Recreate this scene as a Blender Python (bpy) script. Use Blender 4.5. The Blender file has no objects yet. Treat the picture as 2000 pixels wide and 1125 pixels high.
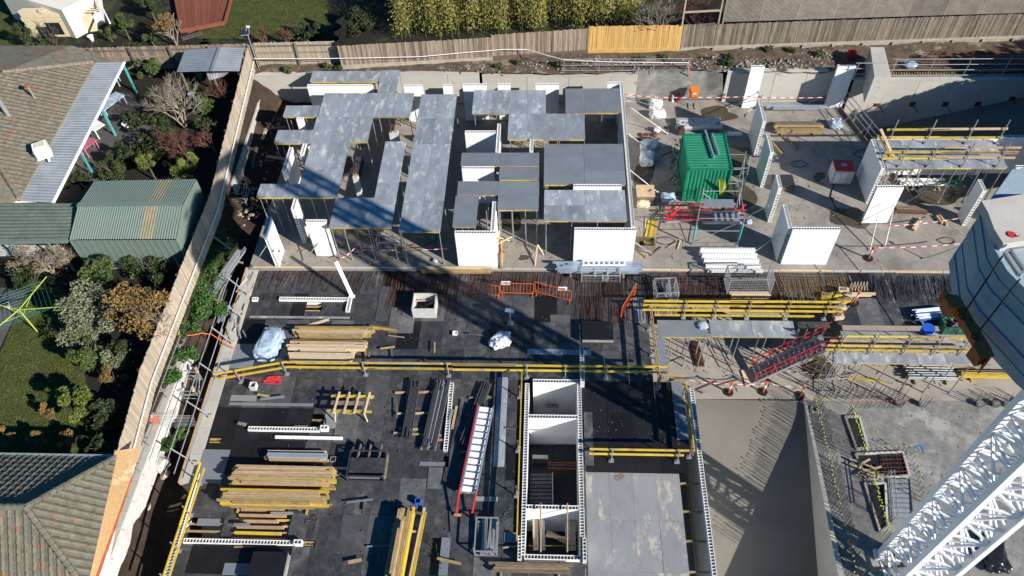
import bpy, bmesh, math, random
from mathutils import Vector, Matrix, noise
random.seed(7)
R = random.uniform
sc = bpy.context.scene
col = sc.collection
# ---------------------------------------------------------------- camera
H = 34.0
AX = ((0.99896559, -0.00782398, 0.04479442), (0.03405325, 0.78154594, -0.62291759), (-0.0301352, 0.62379863, 0.78100393))
F = 1555.0
cam_d = bpy.data.cameras.new('camera'); cam = bpy.data.objects.new('camera', cam_d); col.objects.link(cam)
cam.matrix_world = Matrix.Translation((0, 0, H)) @ Matrix(AX).to_4x4()
cam_d.sensor_width = 36; cam_d.lens = 36*F/2000; cam_d.clip_start = .5; cam_d.clip_end = 2000
sc.camera = cam
# ---------------------------------------------------------------- light
SUN_EL, SUN_AZ = math.radians(28), math.radians(-33)      # azimuth measured from +X towards +Y
sd = Vector((math.cos(SUN_EL)*math.cos(SUN_AZ), math.cos(SUN_EL)*math.sin(SUN_AZ), math.sin(SUN_EL)))
w = bpy.data.worlds.new('World'); sc.world = w; w.use_nodes = True
nt = w.node_tree; bgn = nt.nodes['Background']
sky = nt.nodes.new('ShaderNodeTexSky'); sky.sky_type = 'NISHITA'; sky.sun_disc = False
sky.ozone_density = 5.0; sky.dust_density = .3; sky.air_density = 1.2; sky.sun_elevation = SUN_EL; sky.sun_rotation = math.pi/2-SUN_AZ
hsn = nt.nodes.new('ShaderNodeHueSaturation'); hsn.inputs['Saturation'].default_value = 1.6
nt.links.new(sky.outputs[0], hsn.inputs['Color']); nt.links.new(hsn.outputs[0], bgn.inputs[0]); bgn.inputs[1].default_value = 0.06
sl = bpy.data.lights.new('sun', 'SUN'); sl.energy = 5.0; sl.angle = math.radians(.53); sl.color = (1, .94, .85)
so = bpy.data.objects.new('sun', sl); col.objects.link(so); so.rotation_euler = (-sd).to_track_quat('-Z', 'Y').to_euler()
vs = sc.view_settings; vs.view_transform = 'Standard'; vs.look = 'None'; vs.exposure = .7; vs.gamma = 1; vs.use_curve_mapping = False
cy = sc.cycles; cy.max_bounces = 6; cy.diffuse_bounces = 3; cy.glossy_bounces = 3; cy.transmission_bounces = 4; cy.transparent_max_bounces = 6

M3 = Matrix(AX)
def P(px, py, z=0.0):
    d = M3 @ Vector((px-1000, 562.5-py, -F)); t = (z-H)/d.z
    return Vector((d.x*t, d.y*t, z))
def Q(v):
    c = M3.transposed() @ (Vector(v)-Vector((0, 0, H)))
    return 1000+F*c.x/-c.z, 562.5-F*c.y/-c.z

# ---------------------------------------------------------------- materials
def mat(name, c1, c2=None, scale=2.0, rough=.85, bump=.15, rnd=.12, metal=0, stain=None, st_scale=.6, st_lo=.55, st_hi=.62, spec=.3, aniso=None, bscale=None, hue=0, trans=0, cell=0):
    m = bpy.data.materials.new(name); m.use_nodes = True; n = m.node_tree.nodes; L = m.node_tree.links
    b = n['Principled BSDF']; b.inputs['Roughness'].default_value = rough; b.inputs['Metallic'].default_value = metal
    b.inputs['Specular IOR Level'].default_value = spec
    g = n.new('ShaderNodeNewGeometry'); vec = g.outputs['Position']
    oi = n.new('ShaderNodeObjectInfo')
    ad = n.new('ShaderNodeVectorMath'); ad.operation = 'MULTIPLY_ADD'
    cmb = n.new('ShaderNodeVectorMath'); cmb.operation = 'SCALE'; cmb.inputs[0].default_value = (17, 31, 9); L.new(oi.outputs['Random'], cmb.inputs['Scale'])
    ad.inputs[1].default_value = aniso or (1, 1, 1); L.new(vec, ad.inputs[0]); L.new(cmb.outputs[0], ad.inputs[2]); vec = ad.outputs[0]
    t = n.new('ShaderNodeTexNoise'); t.inputs['Scale'].default_value = scale; t.inputs['Detail'].default_value = 7; t.inputs['Roughness'].default_value = .62; L.new(vec, t.inputs['Vector'])
    r = n.new('ShaderNodeValToRGB'); r.color_ramp.elements[0].position = .32; r.color_ramp.elements[1].position = .68
    c2 = c2 or tuple(x*.75 for x in c1)
    r.color_ramp.elements[0].color = (*c2, 1); r.color_ramp.elements[1].color = (*c1, 1); L.new(t.outputs[0], r.inputs[0]); out = r.outputs[0]
    if stain:
        s = n.new('ShaderNodeTexNoise'); s.inputs['Scale'].default_value = st_scale; s.inputs['Detail'].default_value = 8; s.inputs['Roughness'].default_value = .7; L.new(vec, s.inputs['Vector'])
        sr = n.new('ShaderNodeMapRange'); sr.inputs['From Min'].default_value = st_lo; sr.inputs['From Max'].default_value = st_hi; L.new(s.outputs[0], sr.inputs[0])
        mx = n.new('ShaderNodeMix'); mx.data_type = 'RGBA'; L.new(sr.outputs[0], mx.inputs[0]); L.new(out, mx.inputs[6]); mx.inputs[7].default_value = (*stain, 1); out = mx.outputs[2]
    if rnd:
        hs = n.new('ShaderNodeHueSaturation'); mr = n.new('ShaderNodeMapRange'); mr.inputs['To Min'].default_value = 1-rnd; mr.inputs['To Max'].default_value = 1+rnd
        L.new(oi.outputs['Random'], mr.inputs[0]); L.new(mr.outputs[0], hs.inputs['Value']); L.new(out, hs.inputs['Color']); out = hs.outputs[0]
    L.new(out, b.inputs['Base Color'])
    if bump:
        t2 = n.new('ShaderNodeTexNoise'); t2.inputs['Scale'].default_value = bscale or scale*6; t2.inputs['Detail'].default_value = 5; L.new(vec, t2.inputs['Vector'])
        bp = n.new('ShaderNodeBump'); bp.inputs['Strength'].default_value = bump; bp.inputs['Distance'].default_value = .05; L.new(t2.outputs[0], bp.inputs['Height']); L.new(bp.outputs[0], b.inputs['Normal'])
    if trans: b.inputs['Subsurface Weight'].default_value = 0; b.inputs['Transmission Weight'].default_value = trans
    return m
M = {}
def mk(k, *a, **kw): M[k] = mat(k, *a, **kw)
mk('concrete', (.32, .285, .245), (.22, .2, .175), 1.1, stain=(.17, .155, .135), st_scale=.5, st_lo=.5, st_hi=.66, rnd=0, bump=.08)
mk('concrete_new', (.37, .33, .28), (.28, .255, .22), .7, stain=(.25, .22, .18), st_scale=.3, st_lo=.56, st_hi=.7, rnd=0, bump=.08)
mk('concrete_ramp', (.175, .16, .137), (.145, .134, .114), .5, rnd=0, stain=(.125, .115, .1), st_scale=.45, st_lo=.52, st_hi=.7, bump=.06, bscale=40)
mk('concrete_rough', (.26, .25, .235), (.15, .147, .14), 2.2, stain=(.34, .33, .3), st_scale=.5, st_lo=.52, st_hi=.62, rnd=0, bump=.2)
mk('concrete_wall', (.48, .46, .41), (.4, .385, .35), .8, rnd=.05, bump=.06, stain=(.3, .285, .25), st_scale=.8, st_lo=.58, st_hi=.7)
mk('wet', (.085, .07, .045), (.06, .05, .033), 1.5, rough=.25, rnd=0, bump=.03, spec=.5)
mk('white', (.86, .86, .85), (.76, .76, .74), 1.2, rough=.45, rnd=.03, bump=.02, stain=(.66, .64, .6), st_scale=1.1, st_lo=.6, st_hi=.75)
mk('white_dirty', (.6, .59, .56), (.45, .44, .42), 4, rough=.6, rnd=.06)
mk('web', (.66, .66, .66), (.5, .5, .5), 6, rough=.5, rnd=0)
mk('ply_grey', (.3, .33, .365), (.2, .22, .248), 1.7, rough=.38, rnd=.16, stain=(.5, .5, .485), st_scale=2.6, st_lo=.53, st_hi=.66, bump=.08, aniso=(1, .42, 1))
mk('ply_clean', (.195, .215, .24), (.16, .175, .198), 1.0, rough=.4, rnd=.07, bump=.04)
mk('ply_light', (.27, .275, .275), (.21, .215, .22), 1.2, rough=.6, rnd=.16, stain=(.44, .39, .33), st_scale=1.1, st_lo=.54, st_hi=.62, aniso=(1, .5, 1))
mk('ply_dark', (.07, .07, .074), (.032, .034, .039), 2.4, rough=.36, rnd=.3, stain=(.15, .142, .13), st_scale=1.3, st_lo=.5, st_hi=.78, bump=.12)
mk('ply_dusty', (.11, .11, .112), (.07, .071, .075), 2, rough=.5, rnd=.25, stain=(.16, .155, .145), st_scale=1.4, st_lo=.5, st_hi=.7, bump=.1)
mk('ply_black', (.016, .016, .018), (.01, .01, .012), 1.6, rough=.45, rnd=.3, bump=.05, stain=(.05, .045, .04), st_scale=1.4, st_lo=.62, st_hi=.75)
mk('plywood', (.5, .33, .17), (.4, .26, .13), 3, rough=.7, aniso=(1, .3, 1))
mk('osb', (.55, .35, .17), (.43, .27, .13), 9, rough=.75, rnd=.1, stain=(.66, .47, .28), st_scale=1.5)
mk('yellow', (.6, .42, .035), (.48, .33, .03), 2, rough=.55, rnd=.2, bump=.05, stain=(.33, .25, .11), st_scale=1.8, st_lo=.52, st_hi=.62)
mk('lvl', (.42, .3, .13), (.28, .2, .09), 3, rough=.7, rnd=.25, stain=(.25, .17, .1), st_scale=1.6)
mk('timber', (.5, .36, .22), (.38, .26, .16), 3, rough=.8, rnd=.25)
mk('timber_pale', (.62, .48, .32), (.5, .38, .25), 3, rough=.8, rnd=.15)
mk('timber_old', (.2, .15, .11), (.12, .09, .07), 4, rough=.9, rnd=.3)
mk('paling', (.3, .235, .175), (.19, .15, .115), 3, rough=.95, rnd=.42, aniso=(4, 4, .6), stain=(.3, .14, .07), st_scale=.7, st_lo=.6, st_hi=.72)
mk('paling_w', (.42, .35, .265), (.31, .255, .195), 3, rough=.95, rnd=.18, aniso=(4, 4, .6))
mk('paling_grey', (.24, .2, .155), (.12, .1, .08), 3, rough=.95, rnd=.4, aniso=(4, 4, .6))
mk('paling_new', (.62, .39, .14), (.52, .31, .1), 2, rough=.9, rnd=.14, aniso=(4, 4, .6))
mk('lattice', (.44, .38, .32), (.3, .26, .21), 2, rough=.95, rnd=.2)
mk('sleeper', (.38, .34, .27), (.27, .24, .19), 3, rough=.95, rnd=.15)
mk('galv', (.45, .46, .47), (.34, .35, .36), 5, rough=.4, metal=.5, rnd=.12, bump=.02)
mk('galv_blue', (.42, .5, .6), (.33, .4, .5), 5, rough=.35, metal=.45, rnd=.12, bump=.02)
mk('steel_dark', (.09, .09, .1), (.06, .06, .07), 5, rough=.5, metal=.4, rnd=.3)
mk('rust', (.14, .06, .035), (.08, .035, .022), 6, rough=.9, rnd=.3)
mk('red', (.62, .04, .045), (.5, .03, .035), 3, rough=.45, rnd=.1)
mk('orange', (.75, .14, .03), (.62, .11, .02), 3, rough=.5, rnd=.08)
mk('orange_dk', (.8, .22, .02), (.7, .18, .02), 3, rough=.5)
mk('orange_steel_shaded', (.45, .13, .035), (.36, .1, .03), 3, rough=.6, rnd=0)  # orange steel, darkened to brown so its shade sits in the colour
mk('green', (.013, .2, .11), (.01, .15, .08), 1.3, rough=.5, rnd=0, bump=.03, stain=(.05, .15, .09), st_scale=1.6, st_lo=.6, st_hi=.72)
mk('green_dk', (.02, .12, .07), (.015, .08, .05), 3, rough=.5)
mk('lime', (.45, .52, .07), (.36, .43, .05), 3, rough=.6)
mk('blue', (.02, .1, .5), (.015, .08, .4), 3, rough=.5)
mk('teal', (.08, .38, .38), (.06, .3, .3), 3, rough=.6)
mk('shed', (.16, .205, .175), (.14, .18, .155), .8, rough=.5, rnd=0, bump=.03)
mk('shed_old', (.26, .235, .15), (.2, .18, .12), 3, rough=.8, rnd=0)
mk('carport', (.12, .15, .125), (.085, .11, .09), 1.5, rough=.6, rnd=0, stain=(.16, .15, .1), st_scale=2)
mk('tin', (.33, .36, .38), (.24, .26, .28), 1.2, rough=.45, rnd=0, metal=.3, stain=(.26, .22, .18), st_scale=1.2, st_lo=.58, st_hi=.7)
mk('tile', (.235, .21, .155), (.13, .115, .085), 3, rough=.95, rnd=.05, stain=(.26, .12, .075), st_scale=.55, st_lo=.56, st_hi=.64, bump=.4)
mk('tile2', (.17, .16, .12), (.095, .09, .068), 3, rough=.95, rnd=.05, stain=(.22, .1, .065), st_scale=.6, st_lo=.57, st_hi=.63, bump=.4)
mk('brick', (.42, .13, .06), (.33, .09, .045), 5, rough=.95, rnd=.25)
mk('render_wall', (.75, .7, .6), (.68, .63, .54), 2, rough=.9, rnd=0)
mk('cream', (.68, .57, .38), (.6, .5, .33), 2, rough=.6, rnd=0)
mk('glass', (.02, .025, .03), (.015, .02, .025), 2, rough=.08, spec=.7, rnd=0, bump=0)
mk('deck_red', (.23, .075, .045), (.17, .055, .033), 3, rough=.8, rnd=.2)
mk('soil', (.14, .1, .07), (.06, .045, .034), 2.2, rough=1, rnd=0, bump=1.0, bscale=5, stain=(.24, .2, .16), st_scale=.9)
mk('soil_dark', (.05, .034, .025), (.028, .019, .014), 1.5, rough=1, rnd=0, bump=1.0, bscale=5, stain=(.08, .055, .035), st_scale=.7, st_lo=.56, st_hi=.7)
mk('garden', (.022, .019, .013), (.012, .012, .008), 1.5, rough=1, rnd=0, bump=1, bscale=6, stain=(.03, .045, .015), st_scale=.7)
mk('gravel', (.24, .22, .19), (.12, .11, .1), 6, rough=1, rnd=0, bump=1, bscale=16)
mk('stone', (.36, .29, .21), (.24, .19, .14), 3, rough=.95, rnd=.25, bump=.6)
mk('rubble', (.3, .28, .25), (.16, .15, .14), 4, rough=.95, rnd=.35, bump=.5)
mk('paving', (.1, .095, .09), (.065, .06, .058), 2, rough=.9, rnd=.1)
mk('grass', (.08, .09, .02), (.035, .045, .012), 2, rough=.95, rnd=0, bump=1, bscale=18)
mk('blade', (.1, .12, .025), (.05, .065, .015), 1.5, rough=.9, rnd=0, bump=0)
mk('leaf_dark', (.045, .065, .02), (.02, .032, .01), 1.2, rough=.6, rnd=.1, bump=0)
mk('leaf_mid', (.085, .12, .03), (.035, .06, .015), 1.2, rough=.6, rnd=.1, bump=0)
mk('leaf_bright', (.17, .2, .035), (.07, .1, .02), 1.2, rough=.6, rnd=.1, bump=0)
mk('leaf_olive', (.2, .215, .13), (.1, .11, .06), 1.2, rough=.7, rnd=.1, bump=0)
mk('leaf_bamboo', (.38, .33, .09), (.18, .165, .045), .9, rough=.7, rnd=.1, bump=0)
mk('leaf_rust', (.25, .15, .05), (.13, .09, .03), 1.2, rough=.7, rnd=.1, bump=0)
mk('leaf_ivy', (.07, .15, .03), (.025, .06, .012), 2, rough=.55, rnd=.1, bump=0)
mk('bark', (.12, .095, .075), (.07, .055, .042), 5, rough=.95, rnd=.1)
mk('bark_pale', (.33, .28, .22), (.2, .17, .13), 5, rough=.95, rnd=.1)
mk('twig_red', (.17, .075, .06), (.1, .045, .035), 5, rough=.95, rnd=.1)
mk('crane', (.78, .8, .82), (.72, .74, .76), 1, rough=.4, rnd=.03, bump=.02)
mk('ballast', (.33, .42, .48), (.26, .34, .39), 1.5, rough=.8, rnd=.08, bump=.25, bscale=30)  # sky-blue of the shaded sides is put into this concrete colour
mk('ballast_top', (.52, .48, .43), (.44, .41, .37), 1.2, rough=.8, rnd=0, bump=.1)
mk('cable', (.02, .02, .02), rough=.6, rnd=0, bump=0)
mk('tarp', (.02, .02, .02), (.01, .01, .01), 3, rough=.25, spec=.6, rnd=0, bump=.4, bscale=5)
mk('plastic', (.5, .6, .7), (.2, .3, .42), 4, rough=.22, rnd=0, bump=.5, bscale=4, spec=.6)
mk('bag', (.72, .73, .74), (.55, .57, .6), 2.5, rough=.6, rnd=.05, bump=.4, bscale=4)
mk('tape_white', (.8, .8, .8), rnd=0, bump=0)
mk('tape_red', (.6, .03, .05), rnd=0, bump=0)
mk('solar', (.02, .03, .06), rough=.2, rnd=0, bump=0)
mk('spray', (.02, .2, .5), rnd=0, bump=0)
mk('pink', (.6, .25, .32), (.4, .04, .15), 2)

# ---------------------------------------------------------------- builders
W = {}
def reg(o, Mw, parent):
    W[o] = Mw
    if parent is not None:
        o.parent = parent; o.matrix_parent_inverse = W[parent].inverted()
    o.matrix_basis = Mw
    col.objects.link(o)
    return o
def thing(name, label, cat, loc, group=None):
    o = bpy.data.objects.new(name, None); o.empty_display_size = .3
    reg(o, Matrix.Translation(loc), None)
    o['label'] = label; o['category'] = cat; o['kind'] = 'thing'
    if group: o['group'] = group
    return o
def tag(o, label, cat, group=None):
    o['label'] = label; o['category'] = cat; o['kind'] = 'thing'
    if group: o['group'] = group
    return o
def struct(o): o['kind'] = 'structure'; return o
def stuff(o): o['kind'] = 'stuff'; return o
_u = {}
def unit(kind, m):
    k = (kind, m)
    if k in _u: return _u[k]
    me = bpy.data.meshes.new(kind); bm = bmesh.new()
    if kind == 'box': bmesh.ops.create_cube(bm, size=1)
    elif kind == 'tube': bmesh.ops.create_cone(bm, cap_ends=True, segments=8, radius1=1, radius2=1, depth=1)
    elif kind == 'cone': bmesh.ops.create_cone(bm, cap_ends=True, segments=12, radius1=1, radius2=.45, depth=1)
    elif kind == 'drum': bmesh.ops.create_cone(bm, cap_ends=True, segments=20, radius1=1, radius2=1, depth=1)
    elif kind.startswith('rock'):
        rr = random.Random(kind); bmesh.ops.create_icosphere(bm, subdivisions=2 if kind.endswith('b') else 1, radius=1)
        for v in bm.verts: v.co *= rr.uniform(.7, 1.15)
    bm.to_mesh(me); bm.free()
    if kind in ('tube', 'drum'):
        for p in me.polygons: p.use_smooth = len(p.vertices) == 4
    me.materials.append(M[m]); _u[k] = me; return me
def place(kind, name, m, par, Mw): return reg(bpy.data.objects.new(name, unit(kind, m)), Mw, par)
def box(name, m, par, c, size, rz=0, rx=0):
    return place('box', name, m, par, Matrix.Translation(c) @ Matrix.Rotation(rz, 4, 'Z') @ Matrix.Rotation(rx, 4, 'X') @ Matrix.Diagonal((*size, 1)))
def boxr(name, m, par, x0, y0, z0, x1, y1, z1):
    return box(name, m, par, ((x0+x1)/2, (y0+y1)/2, (z0+z1)/2), (abs(x1-x0), abs(y1-y0), abs(z1-z0)))
def frame(a, b, up=Vector((0, 0, 1))):
    d = b-a; L = d.length; d.normalize(); s = d.cross(up)
    if s.length < 1e-4: s = Vector((1, 0, 0))
    s.normalize(); u = s.cross(d)
    return L, Matrix(((s.x, d.x, u.x, (a.x+b.x)/2), (s.y, d.y, u.y, (a.y+b.y)/2), (s.z, d.z, u.z, (a.z+b.z)/2), (0, 0, 0, 1)))
def beam(name, m, par, a, b, wd, ht):
    a, b = Vector(a), Vector(b); L, Fm = frame(a, b)
    return place('box', name, m, par, Fm @ Matrix.Diagonal((wd, L, ht, 1)))
def tube(name, m, par, a, b, r):
    a, b = Vector(a), Vector(b); L, Fm = frame(a, b)
    return place('tube', name, m, par, Fm @ Matrix.Rotation(math.pi/2, 4, 'X') @ Matrix.Diagonal((r, r, L, 1)))
class MB:
    def __init__(s): s.v = []; s.f = []
    def add(s, vs, fs):
        n = len(s.v); s.v += [tuple(v) for v in vs]; s.f += [tuple(i+n for i in f) for f in fs]
    def box(s, x0, y0, z0, x1, y1, z1):
        s.add([(x, y, z) for z in (z0, z1) for y in (y0, y1) for x in (x0, x1)], [(0, 2, 3, 1), (4, 5, 7, 6), (0, 1, 5, 4), (2, 6, 7, 3), (0, 4, 6, 2), (1, 3, 7, 5)])
    def beam(s, a, b, wd, ht, wd2=None, ht2=None):
        a, b = Vector(a), Vector(b); L, Fm = frame(a, b); wd2 = wd if wd2 is None else wd2; ht2 = ht if ht2 is None else ht2
        vs = [Fm @ Vector((sx*(wd if sy < 0 else wd2)/2, sy*L/2, sz*(ht if sy < 0 else ht2)/2)) for sz in (-1, 1) for sy in (-1, 1) for sx in (-1, 1)]
        s.add(vs, [(0, 2, 3, 1), (4, 5, 7, 6), (0, 1, 5, 4), (2, 6, 7, 3), (0, 4, 6, 2), (1, 3, 7, 5)])
    def prism(s, poly, z0, z1):
        n = len(poly); vs = [(p[0], p[1], z0) for p in poly]+[(p[0], p[1], z1) for p in poly]
        s.add(vs, [tuple(range(n))[::-1], tuple(range(n, 2*n))]+[(i, (i+1) % n, n+(i+1) % n, n+i) for i in range(n)])
    def tube(s, a, b, r, r2=None, n=6):
        a, b = Vector(a), Vector(b); L, Fm = frame(a, b); r2 = r if r2 is None else r2; vs = []
        for sy, rr in ((-.5, r), (.5, r2)):
            for k in range(n): t = 2*math.pi*k/n; vs.append(Fm @ Vector((rr*math.cos(t), sy*L, rr*math.sin(t))))
        s.add(vs, [(k, (k+1) % n, n+(k+1) % n, n+k) for k in range(n)]+[tuple(range(n)), tuple(range(2*n-1, n-1, -1))])
    def path(s, pts, r, n=5):
        for a, b in zip(pts, pts[1:]): s.tube(a, b, r, n=n)
    def build(s, name, m, par=None, smooth=False):
        me = bpy.data.meshes.new(name); me.from_pydata(s.v, [], s.f); me.materials.append(M[m])
        bm = bmesh.new(); bm.from_mesh(me); bmesh.ops.recalc_face_normals(bm, faces=bm.faces); bm.to_mesh(me); bm.free()
        if smooth:
            for p in me.polygons: p.use_smooth = True
        return reg(bpy.data.objects.new(name, me), Matrix.Identity(4), par)
def poly_px(pts, z): return [P(x, y, z) for x, y in pts]
def prism_px(name, m, pts, z, th, par=None):
    b = MB(); b.prism(poly_px(pts, z), z-th, z); return b.build(name, m, par)
def hump(a, b, sag, n=10):
    a, b = Vector(a), Vector(b); return [a.lerp(b, i/n)-Vector((0, 0, sag*4*(i/n)*(1-i/n))) for i in range(n+1)]

def grid_terrain(name, m, rows, sub=6, amp=.12, freq=.8, n_u=None):
    # rows: list of polylines (same length) of world points; subdivided with noise
    b = MB(); nr, nc = len(rows), len(rows[0]); V = []; R2 = (nr-1)*sub; C2 = (nc-1)*(n_u or sub)
    for i in range(R2+1):
        fi = i/sub; i0 = min(int(fi), nr-2); ti = fi-i0
        for j in range(C2+1):
            fj = j/(n_u or sub); j0 = min(int(fj), nc-2); tj = fj-j0
            p = rows[i0][j0].lerp(rows[i0][j0+1], tj).lerp(rows[i0+1][j0].lerp(rows[i0+1][j0+1], tj), ti)
            k = noise.fractal(p*freq, .9, 2.1, 4)*amp
            V.append((p.x, p.y, p.z+k))
    Fc = [(i*(C2+1)+j, i*(C2+1)+j+1, (i+1)*(C2+1)+j+1, (i+1)*(C2+1)+j) for i in range(R2) for j in range(C2)]
    b.add(V, Fc); o = b.build(name, m, None, True); return struct(o)

# =============================================================== THE SETTING
GZ = 2.4        # neighbouring gardens; the site slab is 0, the basement -3
gx0 = -400
b = MB()
for (x0, y0, x1, y1) in ((-400, 43.9, 400, 500), (-400, -300, -17.5, 43.9)):
    pass
# west fence line in world
WF = [P(490, 128, GZ), P(478, 215, GZ), P(400, 500, GZ), P(300, 790, GZ), P(190, 1125, GZ), P(150, 1250, GZ)]
def wf_x(y):
    for a, c in zip(WF, WF[1:]):
        if c.y <= y <= a.y: return a.x+(c.x-a.x)*(a.y-y)/(a.y-c.y)
    return WF[0].x if y > WF[0].y else WF[-1].x
b = MB(); ys = [60, 52, 46, 43.8, 40, 36, 32, 28, 24, 20, 16, 12, 8, 2]
b.add([(-400, 500, GZ), (-400, 43.8, GZ), (400, 43.8, GZ), (400, 500, GZ)], [(0, 1, 2, 3)])
for ya, yb in zip(ys[3:], ys[4:]+[-300]):
    b.add([(-400, ya, GZ), (-400, yb, GZ), (wf_x(yb), yb, GZ), (wf_x(ya), ya, GZ)], [(0, 1, 2, 3)])
struct(b.build('garden_ground', 'garden'))
# basement base sheet reaching far to the south and east
b = MB(); b.add([(-30, 43.9, -3.25), (-30, -300, -3.25), (400, -300, -3.25), (400, 43.9, -3.25)], [(0, 1, 2, 3)])
o = b.build('basement_subgrade', 'concrete'); struct(o); o.location.z = -2.6
# pit and soil bank between fence and slab edge
def row(pts): return [P(x, y, z) for x, y, z in pts]
rows = [row([(487, 130, 2.35), (500, 150, 2.0), (560, 190, .3), (640, 200, -.25)]),
        row([(480, 212, 2.3), (492, 235, 1.2), (530, 250, .0), (640, 260, -.3)]),
        row([(440, 350, 2.1), (462, 360, .6), (500, 375, -.3), (590, 372, -.4)]),
        row([(405, 480, 1.9), (420, 500, .6), (445, 510, -.4), (482, 530, -.9)]),
        row([(352, 640, 1.7), (372, 655, .3), (400, 665, -.6), (440, 680, -1.0)]),
        row([(308, 760, 1.4), (335, 770, .1), (365, 780, -.8), (410, 790, -1.1)]),
        row([(262, 880, 1.0), (285, 905, -.1), (330, 915, -1.2), (390, 905, -1.2)]),
        row([(222, 960, -.3), (275, 985, -.45), (325, 1000, -1.8), (400, 1010, -3.1)]),
        row([(180, 1090, -.4), (246, 1122, -.45), (300, 1135, -1.9), (400, 1150, -3.1)]),
        row([(100, 1300, -.4), (180, 1300, -.4), (250, 1300, -2.0), (400, 1300, -3.1)])]
grid_terrain('excavation_soil', 'soil_dark', rows, 12, .22, .9)
# dirt bench on top of the north retaining wall
rows = [row([(480, 112, 2.45), (700, 122, 2.5), (900, 116, 2.5), (1100, 106, 2.5), (1300, 100, 2.5), (1500, 92, 2.5), (1700, 88, 2.5), (2100, 70, 2.5)]),
        row([(480, 145, 2.42), (640, 140, 2.4), (900, 140, 2.42), (1100, 144, 2.42), (1300, 138, 2.4), (1500, 142, 2.4), (1700, 140, 2.42), (2100, 140, 2.42)])]
grid_terrain('dirt_bench', 'soil', rows, 6, .18, 1.2, 8)

# lawns, paths
def sheet(name, m, pts, z):
    b = MB(); b.add(poly_px(pts, z), [tuple(range(len(pts)))]); return struct(b.build(name, m))
sheet('lawn', 'grass', [(55, 565), (115, 560), (150, 620), (190, 900), (-60, 900), (-60, 850), (0, 690)], GZ+.02)
sheet('lawn', 'grass', [(385, 75), (400, -10), (640, -10), (640, 78)], GZ+.02)
sheet('lawn', 'grass', [(-40, 0), (-40, 100), (60, 90), (30, 0)], GZ+.02)
sheet('path', 'paving', [(-60, 560), (55, 563), (-10, 700), (-60, 800)], GZ+.03)
sheet('path', 'paving', [(235, 180), (258, 182), (300, 245), (230, 330), (150, 400), (90, 400)], GZ+.03)
def blades(name, pts, z, n, hgt=.07, m='blade', wdt=.03):
    q = poly_px(pts, z); b = MB(); xs = [p.x for p in q]; ys_ = [p.y for p in q]; k = 0
    def inside(x, y):
        c = False
        for i in range(len(q)):
            a, d = q[i], q[i-1]
            if (a.y > y) != (d.y > y) and x < (d.x-a.x)*(y-a.y)/(d.y-a.y)+a.x: c = not c
        return c
    for _ in range(n*3):
        x, y = R(min(xs), max(xs)), R(min(ys_), max(ys_))
        if not inside(x, y): continue
        t = R(0, 6.28); hx, hy = math.cos(t)*wdt, math.sin(t)*wdt; lx, ly = R(-.04, .04), R(-.04, .04)
        b.add([(x-hx, y-hy, z), (x+hx, y+hy, z), (x+lx, y+ly, z+R(.5, 1)*hgt)], [(0, 1, 2)]); k += 1
        if k >= n: break
    return stuff(b.build(name, m))
blades('grass', [(55, 565), (115, 560), (150, 620), (190, 900), (0, 900), (0, 690)], GZ+.02, 9000)
blades('grass', [(385, 75), (400, 0), (640, 0), (640, 78)], GZ+.02, 6000)

# ---------------- slabs
def slab_pieces(par, m, x0, y0, x1, y1, z, th, nx, ny, name='slab_panel', gap=.008):
    for i in range(nx):
        for j in range(ny):
            xa, xb = x0+(x1-x0)*i/nx, x0+(x1-x0)*(i+1)/nx; ya, yb = y0+(y1-y0)*j/ny, y0+(y1-y0)*(j+1)/ny
            boxr(name, m, par, xa+gap, ya+gap, z-th, xb-gap, yb-gap, z)
YS = P(1000, 524, 0).y      # south edge of the ground slab
o = MB()
gs = [(-17.0, YS), (40, YS), (40, 32.0), (19.9, 32.2), (18.3, 43.3), (-15.2, 43.3), (-15.2, 33)]
o.prism([P(485, 527, 0), (40, YS, 0), P(2140, 420, 0), P(1835, 402, 0), P(1788, 400, 0), P(1640, 205, 0), P(1640, 195, 0), (-14.2, 43.3, 0), P(612, 210, 0), P(560, 300, 0)], -.22, 0)
struct(o.build('ground_slab', 'concrete'))
YB = P(1000, 775, -3).y
o = MB(); o.prism([(-16.9, YS-.1), (-16.9, 5), (6.9, 5), (6.9, YB), P(1567, 776, -3)[:2], P(1645, 1140, -3)[:2], (16.2, 5), (60, 5), (60, YS-.1)], -3.25, -3)
struct(o.build('basement_slab', 'concrete_new'))
# rougher fresh slab patch on the right
o = MB(); o.add(poly_px([(1576, 783), (2140, 783), (2140, 1260), (1662, 1260)], -2.992), [(0, 1, 2, 3)])
struct(o.build('slab_surface', 'concrete_rough'))
# ramp descending to the south
a0, a1 = P(1366, 775, -3), P(1567, 776, -3)
b = MB(); n = 24; V = []
for i in range(n+1):
    t = i/n; y = YB-t*18; z = -2.996-(max(0, t*18-1.0)*.34 + min(t*18, 1.0)*.12); xr = a1.x+(P(1640, 1125, -3).x-a1.x)*(t*18)/9.3
    V += [(a0.x-.3, y, z), (xr, y, z)]
b.add(V, [(2*i, 2*i+1, 2*i+3, 2*i+2) for i in range(n)])
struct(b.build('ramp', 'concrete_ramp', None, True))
# ramp east wall with upstand
b = MB(); p0, p1 = P(1571, 790, -2.9), P(1636, 1125, -2.9); d = (p1-p0)*1.6
b.prism([p0, p0+d, p0+d+Vector((.35, 0, 0)), p0+Vector((.12, 0, 0))], -7, -2.8)
struct(b.build('ramp_wall', 'concrete_wall'))
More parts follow.
